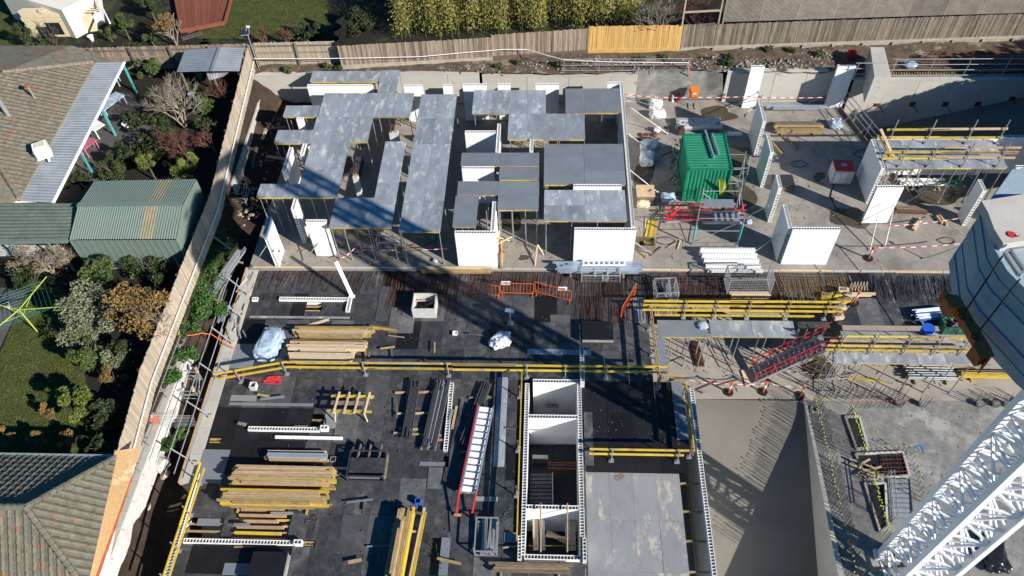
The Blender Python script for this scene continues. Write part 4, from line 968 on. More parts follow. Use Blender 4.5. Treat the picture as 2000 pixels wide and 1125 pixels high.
for x, y, m, lb in ((393, 156, 'green', 'bright green bucket under the tin shelter'), (187, 253, 'blue', 'blue pot between the patio tables'), (249, 251, 'white', 'tiny white pot on the garden path'), (181, 80, 'white', 'white pot beside the veranda'), (377, 193, 'plastic', 'pale blue tub beneath the bare tree')):
    p = P(x, y, GZ); t = thing('bucket', lb, 'pot', p); place('cone', 'bucket_body', m, t, Matrix.Translation(p+Vector((0, 0, .2))) @ Matrix.Rotation(math.pi, 4, 'X') @ Matrix.Diagonal((.2, .2, .4, 1))); place('drum', 'rim', m, t, Matrix.Translation(p+Vector((0, 0, .4))) @ Matrix.Diagonal((.21, .21, .03, 1)))

# =============================================================== SITE THINGS
def X(p): return Vector(p)
def guard(label, a, b_, z, rails, posts, ph=1.35, group=None, lean=0, rw=.045, rh=.14, yo=.1, foot=True, steel=False):
    """rails: (height, material, f0, f1) ; posts: fractions along a-b, a and b_ are pixel points at level z"""
    A, B = P(*a, z), P(*b_, z)
    if abs((B-A).x) > abs((B-A).y)*12: B.y = A.y = (A.y+B.y)/2
    t = thing('guard_rail', label, 'guard rail', A, group); d = (B-A); s = Vector((-d.y, d.x, 0)).normalized()
    for h, m, f0, f1 in rails:
        p, q = A+d*f0+s*yo+Vector((0, 0, h+R(-.02, .02))), A+d*f1+s*yo+Vector((0, 0, h+R(-.02, .02)))
        if m in ('galv', 'galv_blue'): tube('rail', m, t, p, q, .026)
        else: beam('rail', m, t, p, q, rw, rh)
    for f in posts:
        p = A+d*f; tube('post', 'galv', t, p+Vector((0, 0, .01)), p+Vector((0, 0, ph)), .03)
        if foot: box('foot', 'galv', t, p+Vector((0, 0, .02)), (.24, .2, .03))
        for h in (.5, 1.0):
            if h < ph: beam('bracket', 'galv', t, p+Vector((0, 0, h-.12)), p+s*(yo+.04)+Vector((0, 0, h-.12)), .05, .04)
    return t
Y_, Lv, Tm, G_ = 'yellow', 'lvl', 'timber', 'galv'
guard('upper run of four yellow rails over the walkway deck', (1253, 622), (1627, 622), -.06, [(.12, Y_, .07, .9), (.55, Y_, 0, .35), (.55, Y_, .33, 1), (.95, Y_, 0, .5), (.95, Y_, .45, 1), (1.32, Y_, 0, .62), (1.34, Y_, .44, 1)], (.22, .38, .55, .75, .95), 1.5)
guard('lower run of four yellow rails beside the red stair', (1612, 690), (1900, 690), -.06, [(.12, Y_, 0, .4), (.12, Y_, .38, 1), (.5, Y_, 0, .55), (.5, Lv, .5, 1), (.9, Lv, 0, .6), (.9, Lv, .5, 1), (1.3, Y_, .05, .6), (1.3, Y_, .55, 1)], (.08, .3, .53, .73, .91), 1.5)
guard('yellow double rail crossing the dark deck, left angled piece', (440, 752), (563, 731), -.05, [(.95, Y_, -.1, 1.05), (.5, Y_, -.1, 1.05)], (.25, .98), 1.15)
guard('yellow double rail crossing the dark deck, middle piece behind the trestle', (563, 732), (880, 733), -.05, [(.95, Y_, 0, .5), (.97, Lv, .45, 1.02), (.5, Y_, 0, .55), (.5, Y_, .5, 1.02)], (.48, .99), 1.15)
guard('yellow double rail ending at the basement opening above the stair core', (885, 736), (1300, 740), -.05, [(.95, Y_, 0, .6), (.95, Y_, .57, 1), (.5, Y_, 0, .6), (.5, Y_, .55, 1), (.99, Lv, 0, .3)], (.35, .53, .72), 1.2)
guard('yellow double rail along the left side of the stair core', (1016, 748), (1006, 1068), -.05, [(.95, Y_, 0, .55), (.95, Y_, .5, 1), (.75, Lv, 0, 1)], (.1, .45, .72), 1.05)
guard('yellow double rail along the right edge of the black deck', (1330, 765), (1346, 900), -.05, [(.95, Y_, 0, 1), (.55, Lv, 0, 1)], (.1, .5, .95), 1.05)
guard('yellow double rail in front of the pale plywood deck', (1150, 900), (1341, 902), -.05, [(.95, Y_, 0, 1), (.5, Y_, 0, .96)], (.23, .9), 1.2)
guard('single worn rail down the right side of the dark deck', (1266, 632), (1281, 760), -.05, [(.95, Lv, -.1, 1), (.5, Lv, -.1, 1)], (.1, .5, 1.0), 1.05)
guard('short rail stub beside the white wall top at the ramp', (1285, 757), (1335, 757), -.05, [(.95, Lv, 0, 1), (.5, Lv, 0, 1)], (.0,), 1.05)
guard('two yellow rails running down the lower left deck edge', (400, 920), (326, 1150), -.05, [(.9, Y_, 0, .55), (.9, Y_, .5, 1.1), (.35, Y_, 0, 1.1)], (.12, .4, .7, .95), 1.05)
guard('back rails of the right hand deck, yellow and bare timber', (1712, 284), (1952, 276), 2.82, [(.35, Y_, 0, .5), (.35, Y_, .48, 1), (.95, Y_, .05, .55), (.97, Tm, .35, 1)], (.1, .4, .72, .97), 1.7)
guard('front rails of the right hand deck, yellow and bare timber', (1718, 325), (1975, 325), 2.82, [(.95, Y_, 0, .5), (.9, Tm, .42, 1), (.55, Tm, .4, 1.0), (.5, Y_, 0, .5), (1.3, Tm, .43, 1.0), (.95, Lv, .45, 1)], (.15, .37, .63, .89), 1.7)
A = P(1722, 250, 3.9); t = thing('leaning_plank', 'brown plank leaning across the left end of the right hand deck', 'plank', A); beam('plank', 'timber', t, P(1720, 252, 3.9), P(1746, 310, 3.2), .16, .05); beam('plank', 'lvl', t, P(1716, 262, 3.7), P(1738, 312, 3.1), .1, .05)
# left edge steel rail with outrigger posts
A, B = P(476, 575, 0), P(362, 935, 0)
t = thing('edge_rail', 'triple steel tube edge rail along the left kerb of the dark deck', 'guard rail', A); d = B-A
for k, f in enumerate((0, .14, .3, .5, .7, .93)):
    p = A+d*f; beam('post', 'galv', t, p+Vector((.25, 0, .02)), p+Vector((-.55, .15, 1.25)), .05, .05); box('foot', 'timber_pale', t, p+Vector((.3, 0, .05)), (.2, .15, .08))
for i, h in enumerate((.35, .75, 1.2)):
    o_ = Vector((.25-.8*h/1.25, .1, h)); tube('rail', 'galv_blue', t, A+o_-d*.04, A+d*.52+o_, .026); tube('rail', 'galv', t, A+d*.48+o_, B+o_+d*.02, .026)
# north bench rails
def tube_rail(label, xs, y, z, hs, x0=None, x1=None, ph=1.3):
    pts = [P(x, y, z) for x in xs]; Y0 = sum(p.y for p in pts)/len(pts); t = thing('guard_rail', label, 'guard rail', pts[0])
    for p in pts: tube('post', 'galv', t, (p.x, Y0, z), (p.x+.05, Y0, z+ph), .025)
    for h in hs: tube('rail', 'galv', t, (pts[0].x-.15, Y0, z+h), (pts[-1].x+.2, Y0, z+h), .024)
tube_rail('steel tube rail on the wall top behind the centre decks', (1100, 1168, 1236, 1274, 1342), 146, 2.15, (.35, .75, 1.2))
tube_rail('short steel tube rail beside the tall white panel', (1665, 1714), 156, 2.4, (.05, .45, .85, 1.25))
tube_rail('steel tube rail in front of the rusty bar bundles', (1738, 1810, 1880, 1956, 2030), 148, 2.4, (.05, .45, .85, 1.25))
# slab edge rail along the drop to the vehicle ramp
A, B = P(1642, 212, 0), P(1792, 398, 0)
t = thing('guard_rail', 'steel tube rail along the drop to the shaded vehicle ramp', 'guard rail', A)
for i in range(7): p = A.lerp(B, i/6); tube('post', 'galv', t, p, p+Vector((.1, .1, 1.3)), .025); beam('brace', 'galv', t, p+Vector((-.7, 0, .03)), p+Vector((.05, .05, .9)), .03, .03)
for h in (.45, .85, 1.25): tube('rail', 'galv', t, A+Vector((.08, .08, h)), B+Vector((.08, .08, h)), .024)
beam('toe_board', 'timber_old', t, A+Vector((-.1, 0, .1)), B+Vector((-.1, 0, .1)), .05, .2)

# ---------------- stacks of beams
def stack(label, cx, cyy, z, L, nx, nz, bw=.09, bh=.16, rz=0, mats=('yellow', 'lvl', 'lvl', 'timber_old'), jit=.12, name='timber_stack', part='beam', dunn=True, gap=.012, tube_=False, top=None, cat='timber stack'):
    c = P(cx, cyy, z); t = thing(name, label, cat, c); Rm = Matrix.Translation(c) @ Matrix.Rotation(rz, 4, 'Z'); z0 = .1 if dunn else 0
    if dunn:
        for s in (-.33, .3): place('box', 'bearer', 'lvl', t, Rm @ Matrix.Translation((L*s, -.03, .045)) @ Matrix.Diagonal((.09, nx*(bw+gap)+.35, .08, 1)))
    for k in range(nz):
        n = nx-(k if k == nz-1 and nx > 3 else 0)*0
        if k == nz-1 and nz > 1: n = max(1, nx-random.randint(0, 2))
        for i in range(n):
            m = random.choice(mats) if not (top and k == nz-1) else random.choice(top); Li = L*(R(.9, 1.0) if R(0, 1) < .7 else R(.66, .9)); ox = R(-jit, jit)*.6; yv = (i-(nx-1)/2)*(bw+gap)
            if tube_: q = place('tube', part, m, t, Rm @ Matrix.Translation((ox, yv+R(-.01, .01)+(bw/2 if k % 2 else 0), z0+bw*(k+.5))) @ Matrix.Rotation(R(-.012, .012), 4, 'Z') @ Matrix.Rotation(math.pi/2, 4, 'Y') @ Matrix.Diagonal((bw/2, bw/2, Li, 1)))
            else: place('box', part, m, t, Rm @ Matrix.Translation((ox, yv, z0+bh*(k+.5))) @ Matrix.Rotation(R(-.006, .006), 4, 'Z') @ Matrix.Diagonal((Li, bw, bh*.97, 1)))
    return t
Dk = -.045
stack('yellow edged beam stack, topmost of the three beside the plastic bundle', 652, 655, Dk, 4.4, 6, 2, top=('lvl', 'yellow', 'timber'))
stack('middle beam stack with loose orange strap beside the plastic bundle', 643, 680, Dk, 4.3, 7, 2, mats=('timber', 'yellow', 'lvl'), top=('timber', 'timber_pale'))
stack('pale plank stack, lowest of the three beside the plastic bundle', 632, 703, Dk, 3.4, 5, 3, mats=('timber_pale',), bw=.14)
stack('two loose yellow beams angled off the upper beam stack', 748, 643, Dk, 1.5, 2, 1, rz=-.14, dunn=False)
stack('lone pale plank lying askew above the beam stacks', 616, 632, Dk, 1.6, 1, 1, rz=.38, mats=('timber_pale',), dunn=False, bw=.14, bh=.05)
stack('short grey and pink topped beam stack left of the steel form box', 582, 896, Dk, 3.0, 6, 2, mats=('timber_old', 'lvl', 'timber'), top=('timber', 'paling_w', 'galv_blue'))
stack('wide strapped beam stack with brown top, upper of the big pair', 558, 940, Dk, 4.9, 9, 4, mats=('yellow', 'lvl'), top=('lvl', 'timber'), bw=.085)
stack('wide strapped beam stack with reddish beam, lower of the big pair', 540, 980, Dk, 5.0, 8, 4, mats=('yellow', 'lvl'), top=('timber', 'yellow', 'lvl'), bw=.085)
stack('long yellow beam stack standing end on near the bottom edge', 777, 1098, Dk, 4.6, 8, 3, rz=math.pi/2-.06, mats=('yellow', 'lvl'), top=('yellow', 'lvl', 'lvl'), jit=.05)
stack('pair of loose beams lying on top of the long yellow stack', 774, 1075, .55, 2.6, 2, 1, rz=math.pi/2-.05, mats=('timber',), dunn=False)
stack('single yellow beam beside the long yellow stack', 814, 1078, Dk, 4.4, 2, 1, rz=math.pi/2-.09, mats=('yellow', 'timber_pale'), dunn=False)
stack('flat yellow beam bundle below the stair core', 1038, 1112, Dk, 3.9, 4, 1)
stack('three yellow and grey beams laid over the joist opening', 510, 1020, Dk, 2.3, 5, 1, gap=.18, mats=('timber', 'yellow', 'lvl', 'paling_w'), dunn=False)
stack('timber beams along the slab edge above the orange barriers', 890, 529, .05, 4.2, 4, 1, mats=('lvl', 'timber_pale', 'lvl'), dunn=False)
stack('long grey brown beam stack on the slab near the tall white panels', 1556, 253, .02, 3.2, 7, 2, mats=('timber_old', 'lvl', 'timber_old'), bw=.13)
stack('loose timber lengths on the ground before the beam stack', 1530, 285, .02, 1.4, 2, 1, rz=-1.2, mats=('lvl', 'timber_old'), dunn=False, gap=1.0)
stack('two planks laid beside the long side wall', 1272, 455, .02, 2.2, 3, 2, rz=1.36, mats=('lvl', 'yellow', 'lvl'), bw=.2, bh=.06, dunn=False)
stack('pale timber planks under the mesh cage', 1465, 578, Dk, 2.2, 4, 1, mats=('timber_pale', 'timber'), dunn=False)
stack('dark bundle of reinforcing bars on the basement slab', 1362, 692, -2.98, 1.7, 10, 3, bw=.035, rz=-1.45, mats=('rust',), tube_=True, dunn=False, part='bar', name='bar_bundle', cat='bar bundle')
stack('rusty bar bundle with pale plank on the slab behind the braced panel', 1778, 412, .02, 1.9, 9, 2, bw=.06, rz=-.05, mats=('rust', 'timber_old'), tube_=True, dunn=False, part='bar', name='bar_bundle', cat='bar bundle')
stack('crossed short timber pieces in front of the rusty bar bundle', 1790, 440, .02, 1.1, 2, 1, rz=.9, mats=('timber', 'timber_pale'), dunn=False)
stack('timber offcuts beside the rusty bar bundle', 1836, 430, .02, .9, 2, 1, rz=-1.3, mats=('timber_old', 'timber'), dunn=False, gap=.1)
stack('yellow beams lying on the basement slab at the right edge', 1945, 735, -2.98, 4.2, 4, 2, mats=('yellow', 'lvl'))
stack('yellow painted bar lying under the lower walkway', 1690, 742, -2.98, 2.2, 2, 1, rz=-.12, mats=('yellow',), bw=.05, bh=.05, dunn=False)
stack('stack of grey steel props on the basement slab under the walkway', 1812, 727, -2.98, 2.6, 8, 3, bw=.09, gap=.06, mats=('galv',), tube_=True, name='prop_stack', part='prop', cat='prop stack')
stack('dark rebar bundle on timber bearers, left of the pair', 803, 800, Dk, 3.3, 9, 3, bw=.05, rz=math.pi/2-.03, mats=('steel_dark',), tube_=True, name='bar_bundle', part='bar', cat='bar bundle')
stack('dark rebar bundle fanned at its lower end, right of the pair', 852, 812, Dk, 3.9, 12, 3, bw=.05, rz=math.pi/2-.11, mats=('steel_dark', 'steel_dark', 'galv'), tube_=True, name='bar_bundle', part='bar', cat='bar bundle')
stack('dark rebar bundle lying beside the white stair stringer', 930, 810, Dk, 3.6, 8, 3, bw=.05, rz=math.pi/2-.26, mats=('steel_dark',), tube_=True, name='bar_bundle', part='bar', cat='bar bundle')
for (x, y, L) in ((790, 766, 1.9), (850, 765, 1.0), (820, 807, 1.6), (815, 848, 2.0), (940, 778, 1.2), (930, 883, 1.1)):
    pass
t = thing('bearer_timbers', 'dusty timber bearers under the dark bar bundles', 'bearers', P(820, 807, Dk))
for (x, y, L) in ((815, 767, 2.2), (820, 808, 2.3), (815, 849, 2.3), (940, 778, 1.2), (925, 812, .8), (915, 883, .8), (905, 862, .4)): p = P(x, y, Dk); box('bearer', 'timber_old' if x > 900 else 'timber', t, p+Vector((0, 0, .045)), (L, .09, .08), R(-.05, .05))
stack('bright blue steel channels along the slab edge before the broad white wall', 1168, 527, .1, 4.6, 6, 2, bw=.11, bh=.1, mats=('galv_blue',), name='channel_stack', part='channel', cat='steel channels', jit=.6)
stack('white steel channels stacked behind the green container', 1365, 246, .02, 3.1, 6, 2, bw=.17, bh=.14, mats=('white_dirty', 'galv_blue'), name='channel_stack', part='channel', cat='steel channels', jit=.3)
stack('single white channel at the container corner', 1436, 264, .02, 1.3, 1, 1, bw=.2, bh=.2, mats=('white',), name='channel_stack', part='channel', cat='steel channels', dunn=False)
stack('blue white channel spanning between the two tall white panels', 1553, 212, .4, 4.2, 2, 1, bw=.12, bh=.2, mats=('galv_blue',), name='channel_stack', part='channel', cat='steel channels', dunn=False)
stack('loose white channel lying on the dark deck above the short stack', 602, 856, Dk, 3.3, 1, 1, bw=.12, bh=.12, mats=('white',), name='channel', part='channel', cat='steel channel', dunn=False)
stack('two blue channels resting on the container roof', 1392, 283, 2.62, 2.6, 2, 1, bw=.09, bh=.09, rz=math.pi/2+.1, gap=.25, mats=('galv_blue',), name='channel_stack', part='channel', cat='steel channels', dunn=False)
stack('bundle of blue steel tubes on the bank', 437, 545, .3, 4.4, 7, 2, bw=.06, rz=math.pi/2-.28, mats=('galv_blue', 'galv'), tube_=True, name='tube_bundle', part='tube', cat='tube bundle', jit=.4)
stack('blue and silver tubes piled by the blue tub', 1818, 618, .0, 1.9, 9, 3, bw=.07, rz=.12, mats=('galv_blue', 'white', 'blue'), tube_=True, name='tube_bundle', part='tube', cat='tube bundle', jit=.3)
stack('long white perforated boards below the right hand deck', 1800, 359, .05, 2.9, 2, 1, bw=.2, bh=.1, gap=.15, mats=('white',), name='board_stack', part='board', cat='boards')

# white perforated wall sections stacked
def perfstack(label, cx, cyy, n, L, z=.02):
    c = P(cx, cyy, z); t = thing('panel_stack', label, 'panel stack', c)
    for i in range(n):
        y = c.y-.3*i; x = c.x+.08*i; zt = .55-.1*i
        p = MB(); p.box(x-L/2, y-.13, z, x+L/2, y+.02, z+zt); o = p.build('wall_section', 'white', t)
        q = MB(); k = int(L/.15)
        for j in range(k): q.box(x-L/2+.05+j*L/k, y-.07, z+zt, x-L/2+.11+j*L/k, y-.03, z+zt+.004)
        q.build('perforation', 'steel_dark', t)
perfstack('white perforated wall sections stacked at the slab edge', 1418, 497, 5, 3.0)

# ---------------- rebar starters around the slab edge
def starters(label, x0, x1, y_, z, n, lo, hi, m='rust', par=None):
    A, B = P(x0, y_, z), P(x1, y_, z); t = thing('starter_bars', label, 'rebar', A); nb = 0; rest = MB()
    for i in range(n):
        x = A.x+(B.x-A.x)*(i+R(-.3, .3))/n; L = R(lo, hi); a = Vector((x, YS+.02, -.09)); e = a+Vector((R(-.14, .14), -L, R(.0, .22)))
        if i % 3 == 0: tube('bar', m, t, a, e, .011)
        else: rest.tube(a, e, .010, n=4); 
        if R(0, 1) < .3: rest.tube(e, e+Vector((R(-.1, .1), -.05, -.15)), .01, n=4)
    stuff(rest.build('bar_field', m, t))
starters('thin rusty starter bars from slab edge above the upper left deck', 490, 800, 530, 0, 110, .8, 1.9)
starters('dense starter bars projecting either side of the white bin', 770, 905, 530, 0, 90, 2.2, 3.4)
starters('starter bars behind the orange barriers', 905, 1130, 530, 0, 90, 1.2, 2.0)
starters('long starter bars below the blue channels', 1130, 1260, 530, 0, 70, 2.4, 4.0)
starters('thick field of starter bars beside the stillage cages', 1260, 1520, 530, 0, 190, 1.4, 2.9)
starters('pale starter bars between mesh cage and tape line', 1510, 1650, 530, 0, 110, 1.6, 2.5, 'lvl')
starters('dark starter bars running to the ballast blocks', 1700, 1900, 530, 0, 130, 1.6, 2.4, 'steel_dark')
t = thing('rebar_mat', 'criss cross rusty rebar mat beside the mesh cage', 'rebar', P(1560, 560, 0))
for k in range(8): a, c = P(1500+R(-8, 8), 535+k*5, .08), P(1640+R(-8, 8), 538+k*5, .08); tube('bar', 'rust', t, a, c, .012)
for k in range(10): a, c = P(1270+R(-5, 5), 535+k*6, .05), P(1500+R(-8, 8), 537+k*6, .05); tube('bar', 'rust', t, a, c, .01)

# right basement slab: bars with yellow caps
def capped(label, pts, n, h, m='steel_dark', capm='lime', z=-3, jx=.0):
    P0 = [P(x, y, z) for x, y in pts]; seg = [(b-a).length for a, b in zip(P0, P0[1:])]; tot = sum(seg)
    t = thing('starter_bars', label, 'rebar', P0[0])
    for i in range(n):
        s = tot*(i+.5)/n; k = 0
        while s > seg[k]: s -= seg[k]; k += 1
        p = P0[k].lerp(P0[k+1], s/seg[k])+Vector((R(-jx, jx), R(-jx, jx), 0)); hh = h*R(.9, 1.08)
        b = MB(); e = p+Vector((R(-.04, .04), R(-.04, .04), hh)); b.tube(p-Vector((0, 0, .05)), e, .013, n=5); o = b.build('bar', m, t)
        if capm: place('drum', 'cap', capm, o, Matrix.Translation(e) @ Matrix.Diagonal((.03, .03, .05, 1)))
    return t
capped('capped starter bars along the top of the ramp wall', [(1578, 800), (1594, 870), (1655, 1150)], 46, 1.45)
capped('second row of bare starter bars beside the ramp wall', [(1586, 785), (1608, 860), (1674, 1150)], 110, 1.35, capm=None)
capped('orange capped starter bars at the top of the long slot', [(1655, 798), (1765, 797)], 12, .7, capm='orange')
capped('capped starter bars along the left side of the long slot', [(1650, 815), (1668, 880), (1678, 905)], 40, 1.3)
capped('capped starter bars across the head of the stair opening', [(1680, 888), (1775, 882)], 9, .7)
capped('capped starter bars on the right of the stair opening', [(1777, 885), (1790, 940), (1800, 985), (1822, 980)], 12, .7)
capped('capped starter bars left of the lower stair opening', [(1685, 930), (1700, 990), (1720, 1060), (1732, 1110)], 60, 1.3)
capped('long bare starter bars in front of the lower walkway', [(1600, 778), (1760, 780)], 40, 1.1, capm=None, jx=.1)
for i, (x, y) in enumerate([(1755, 790), (1800, 792), (1912, 792), (1943, 792), (1965, 792), (1998, 790)]):
    lb = 'starter bar cluster for a column, %s' % ['leftmost of the row on the right slab', 'second from the left on the right slab', 'third from the left, past the shadow', 'fourth from the left, close to the next one', 'fifth from the left, close to its neighbour', 'at the right picture edge'][i]
    p = P(x, y, -3); t = thing('column_starter', lb, 'rebar', p, 'column starter clusters')
    for k in range(10):
        a = k*.628; q = p+Vector((.18*math.cos(a), .14*math.sin(a), 0)); tube('bar', 'rust', t, q, q+Vector((.14*math.cos(a)+R(-.1, .1), .1*math.sin(a), R(.7, .9))), .012)
    for h in (.1, .25): place('drum', 'tie', 'galv', t, Matrix.Translation(p+Vector((0, 0, h))) @ Matrix.Diagonal((.2, .16, .015, 1)))
# openings in the right slab: raised kerbs around flat black sheets that paint the shafts' darkness
def kerbed(label, pts, z=-3, h=.12, th=.1, m='concrete_wall', depth='glass'):
    q = [P(x, y, z) for x, y in pts]; t = thing('slab_opening', label, 'slab opening', q[0]); n = len(q)
    b = MB(); b.add([p+Vector((0, 0, .012)) for p in q], [tuple(range(n))]); b.build('opening_dark_sheet', 'ply_black', t)
    for i in range(n): a, c = q[i], q[(i+1) % n]; beam('kerb', m, t, a+Vector((0, 0, h/2)), c+Vector((0, 0, h/2)), th, h)
    return t
kerbed('narrow slot opening with starter bars in the right slab', [(1650, 815), (1677, 815), (1694, 875), (1672, 878)])
kerbed('mesh covered opening at the head of the basement stair', [(1670, 888), (1762, 884), (1775, 930), (1690, 935)])
kerbed('stair opening, painted dark, left of the metal stair flight', [(1688, 945), (1728, 945), (1732, 1030), (1718, 1040)])
t = thing('mesh_mat', 'rusty reinforcement mesh across the stair opening', 'rebar', P(1740, 905, -3))
for i in range(7): tube('bar', 'rust', t, P(1722+i*7, 886, -2.9), P(1730+i*7, 930, -2.9), .014)
for i in range(6): tube('bar', 'rust', t, P(1720, 889+i*8, -2.88), P(1770, 888+i*8, -2.88), .014)
t = thing('timber_scraps', 'splintered boards heaped in the mesh covered opening', 'boards', P(1705, 915, -2.9))
for i in range(9): p = P(R(1680, 1725), R(895, 940), -2.85+i*.02); box('board', random.choice(['timber_old', 'timber', 'paling_w']), t, p, (R(.6, 1.3), .1, .03), R(-.5, .5))
t = thing('basement_stair', 'grey metal stair flight with rails going down in the right slab', 'stair', P(1750, 980, -3))
A, B = P(1752, 935, -2.9), P(1760, 1020, -2.9)
for i in range(9): f = (i+.5)/9; c = A.lerp(B, f); box('tread', 'galv', t, c+Vector((.1, 0, -.01*i)), (.95, .21, .03))
for dx in (-.4, .58): beam('stringer', 'steel_dark', t, A+Vector((dx, 0, -.05)), B+Vector((dx, 0, -.1)), .05, .18)
for dx in (-.45, -.62):
    for h in (.5, .95): tube('handrail', 'galv', t, A+Vector((dx, 0, h)), B+Vector((dx, 0, h-.1)), .022)
    for f in (0, .33, .66, 1): c = A.lerp(B, f)+Vector((dx, 0, 0)); tube('baluster', 'galv', t, c, c+Vector((0, 0, .95)), .02)
p = P(1590, 803, -3); t = thing('pipe_sleeve', 'small dark sleeve box near the ramp head', 'box', p); box('sleeve', 'white_dirty', t, p+Vector((0, 0, .1)), (.45, .3, .2)); box('opening', 'ply_black', t, p+Vector((.05, 0, .205)), (.28, .22, .02))
m = MB()
for a, c in (((1788, 872), (1800, 870)), ((1800, 872), (1805, 886)), ((1786, 873), (1794, 877))): m.beam(P(*a, -2.98), P(*c, -2.98), .06, .004)
tag(m.build('paint_mark', 'spray'), 'blue sprayed mark on the rough right slab', 'paint mark')

# ---------------- puddles / stains on concrete
def blob(name, label, cx, cyy, rx, ry, z, m='wet', seed=0, n=40):
    rr = random.Random(seed); ph = [rr.uniform(0, 6.28) for _ in range(6)]; pts = []
    for i in range(n):
        a = 2*math.pi*i/n; k = 1+sum(.18/(j+1)*math.sin((j+2)*a+ph[j]) for j in range(5)); pts.append(P(cx+rx*k*math.cos(a), cyy+ry*k*math.sin(a), z+.004))
    b = MB(); b.add(pts, [tuple(range(n))]); return tag(b.build(name, m), label, 'puddle')
blob('puddle', 'brown puddle in front of the braced white panel', 1660, 425, 36, 22, 0, seed=1)
blob('puddle', 'dark wet stain behind the green container', 1402, 222, 34, 14, .001, seed=2)
blob('puddle', 'wet patch right of the green container', 1438, 310, 22, 34, .002, seed=3)
blob('puddle', 'muddy puddle below the container, between scaffold and wall', 1440, 385, 30, 34, 0, seed=4)
blob('puddle', 'small wet patch between the left props', 735, 455, 16, 22, 0, seed=5)
blob('puddle', 'dark stain under the stepped centre deck', 1000, 430, 22, 16, .002, seed=6)
blob('puddle', 'small round stain between slab edge walls', 1023, 503, 9, 6, 0, seed=7)
blob('puddle', 'brown stain under the red stair head', 1600, 720, 26, 26, -3, seed=8)
blob('puddle', 'wet patch at the generator box corner', 1600, 345, 11, 9, 0, seed=9)
blob('puddle', 'long wet patch under the right hand deck', 1840, 380, 60, 18, 0, seed=10)
blob('puddle', 'brown drip stain at the top edge of the pale plywood deck', 1210, 932, 9, 7, -.19, 'timber_old', seed=11)
blob('puddle', 'dark stain on the concrete by the bulk bags', 1258, 340, 20, 30, 0, seed=12)

# ---------------- container
x0, y1 = P(1335, 262, 2.59).x, P(1335, 262, 2.59).y; x1, y0 = x0+2.44, y1-2.95
t = thing('shipping_container', 'short green shipping container with corrugated roof', 'container', ((x0+x1)/2, (y0+y1)/2, 0))
def corr_wall(name, a, b_, z0, z1, m='green', pitch=.2, amp=.035):
    d = b_-a; L = d.length; d.normalize(); s = Vector((-d.y, d.x, 0)); n = int(L/pitch)*4; V = []
    for i in range(n+1): h = (0, amp, amp, 0)[i % 4]; q = a+d*(L*i/n)+s*h; V += [(q.x, q.y, z0), (q.x, q.y, z1)]
    mb = MB(); mb.add(V, [(2*i, 2*i+2, 2*i+3, 2*i+1) for i in range(n)]); return mb.build(name, m, t)
c4 = [Vector((x0, y0, 0)), Vector((x1, y0, 0)), Vector((x1, y1, 0)), Vector((x0, y1, 0))]
for a, c in zip(c4, c4[1:]+c4[:1]): corr_wall('side_panel', a.lerp(c, .03), c.lerp(a, .03), .12, 2.5)
for q in c4: box('corner_post', 'green', t, q+Vector((0, 0, 1.3)), (.12, .12, 2.58)); box('corner_casting', 'green_dk', t, q+Vector((0, 0, 2.56)), (.17, .17, .12))
for a, c in zip(c4, c4[1:]+c4[:1]): beam('top_rail', 'green', t, a+Vector((0, 0, 2.54)), c+Vector((0, 0, 2.54)), .1, .1); beam('bottom_rail', 'green', t, a+Vector((0, 0, .08)), c+Vector((0, 0, .08)), .1, .14)
corrugated('roof', 'green', t, (x0+.05, y1-.06, 2.52), (x0+.05, y0+.06, 2.52), (x1-.05, y0+.06, 2.52), (x1-.05, y1-.06, 2.52), .21, .05)

# ---------------- bags and boxes
def sack(label, cx, cyy, z, sx, sy, sz, m='bag', rz=0, cat='bag', seed=0, name='bulk_bag', loops=True, sq=.7):
    c = P(cx, cyy, z); t = thing(name, label, cat, c); bm = bmesh.new(); bmesh.ops.create_icosphere(bm, subdivisions=4, radius=1)
    for v in bm.verts:
        n_ = noise.fractal(v.co*1.6+Vector((seed*7, 0, 0)), .9, 2, 4); cr = abs(noise.noise(v.co*4+Vector((seed, 3, 1))))
        cr2 = abs(noise.noise(v.co*8+Vector((1, seed, 5)))); k = 1+.34*n_-.34*cr-.12*cr2; co = v.co*k
        for i in range(3): co[i] = math.copysign(abs(co[i])**sq, co[i])
        v.co = Vector((co.x*sx/2, co.y*sy/2, max(co.z, -.75)*sz/2+.37*sz))
    me = bpy.data.meshes.new('bag_body'); bm.to_mesh(me); bm.free(); me.materials.append(M[m])
    for p in me.polygons: p.use_smooth = True
    reg(bpy.data.objects.new('bag_body', me), Matrix.Translation(c) @ Matrix.Rotation(rz, 4, 'Z'), t)
    if loops:
        for sxx in (-1, 1):
            b = MB(); q = [c+Matrix.Rotation(rz, 3, 'Z') @ Vector((sxx*sx*.3+.12*math.cos(a), sy*.15, sz*.7+.16*math.sin(a))) for a in [math.pi*k/6 for k in range(7)]]; b.path(q, .018, 4); b.build('strap', m, t)
    return t
tt = sack('white bulk bag beside the sign stand on the dark deck', 978, 670, Dk, 1.15, .95, .6, seed=21, sq=.85, rz=.5)
b = MB(); c0 = P(984, 664, .3); b.tube(c0, c0+Vector((.28, .42, .12)), .2, .08, 9); b.build('spout', 'bag', tt)
sack('crumpled white bag, upper of the pair by the retaining wall', 1280, 210, 0, .95, .6, .7, seed=2)
sack('crumpled white bag, lower of the pair by the retaining wall', 1283, 228, 0, 1.1, .6, .6, seed=3)
sack('white bag with purple print left of the green container', 1266, 292, 0, 1.1, .7, .9, seed=4, rz=.3)
sack('white bag with turquoise print left of the green container', 1263, 318, 0, 1.0, 1.0, .9, seed=5)
sack('small white sack on rusty offcuts near the container', 1283, 257, 0, .45, .45, .4, seed=6, loops=False)
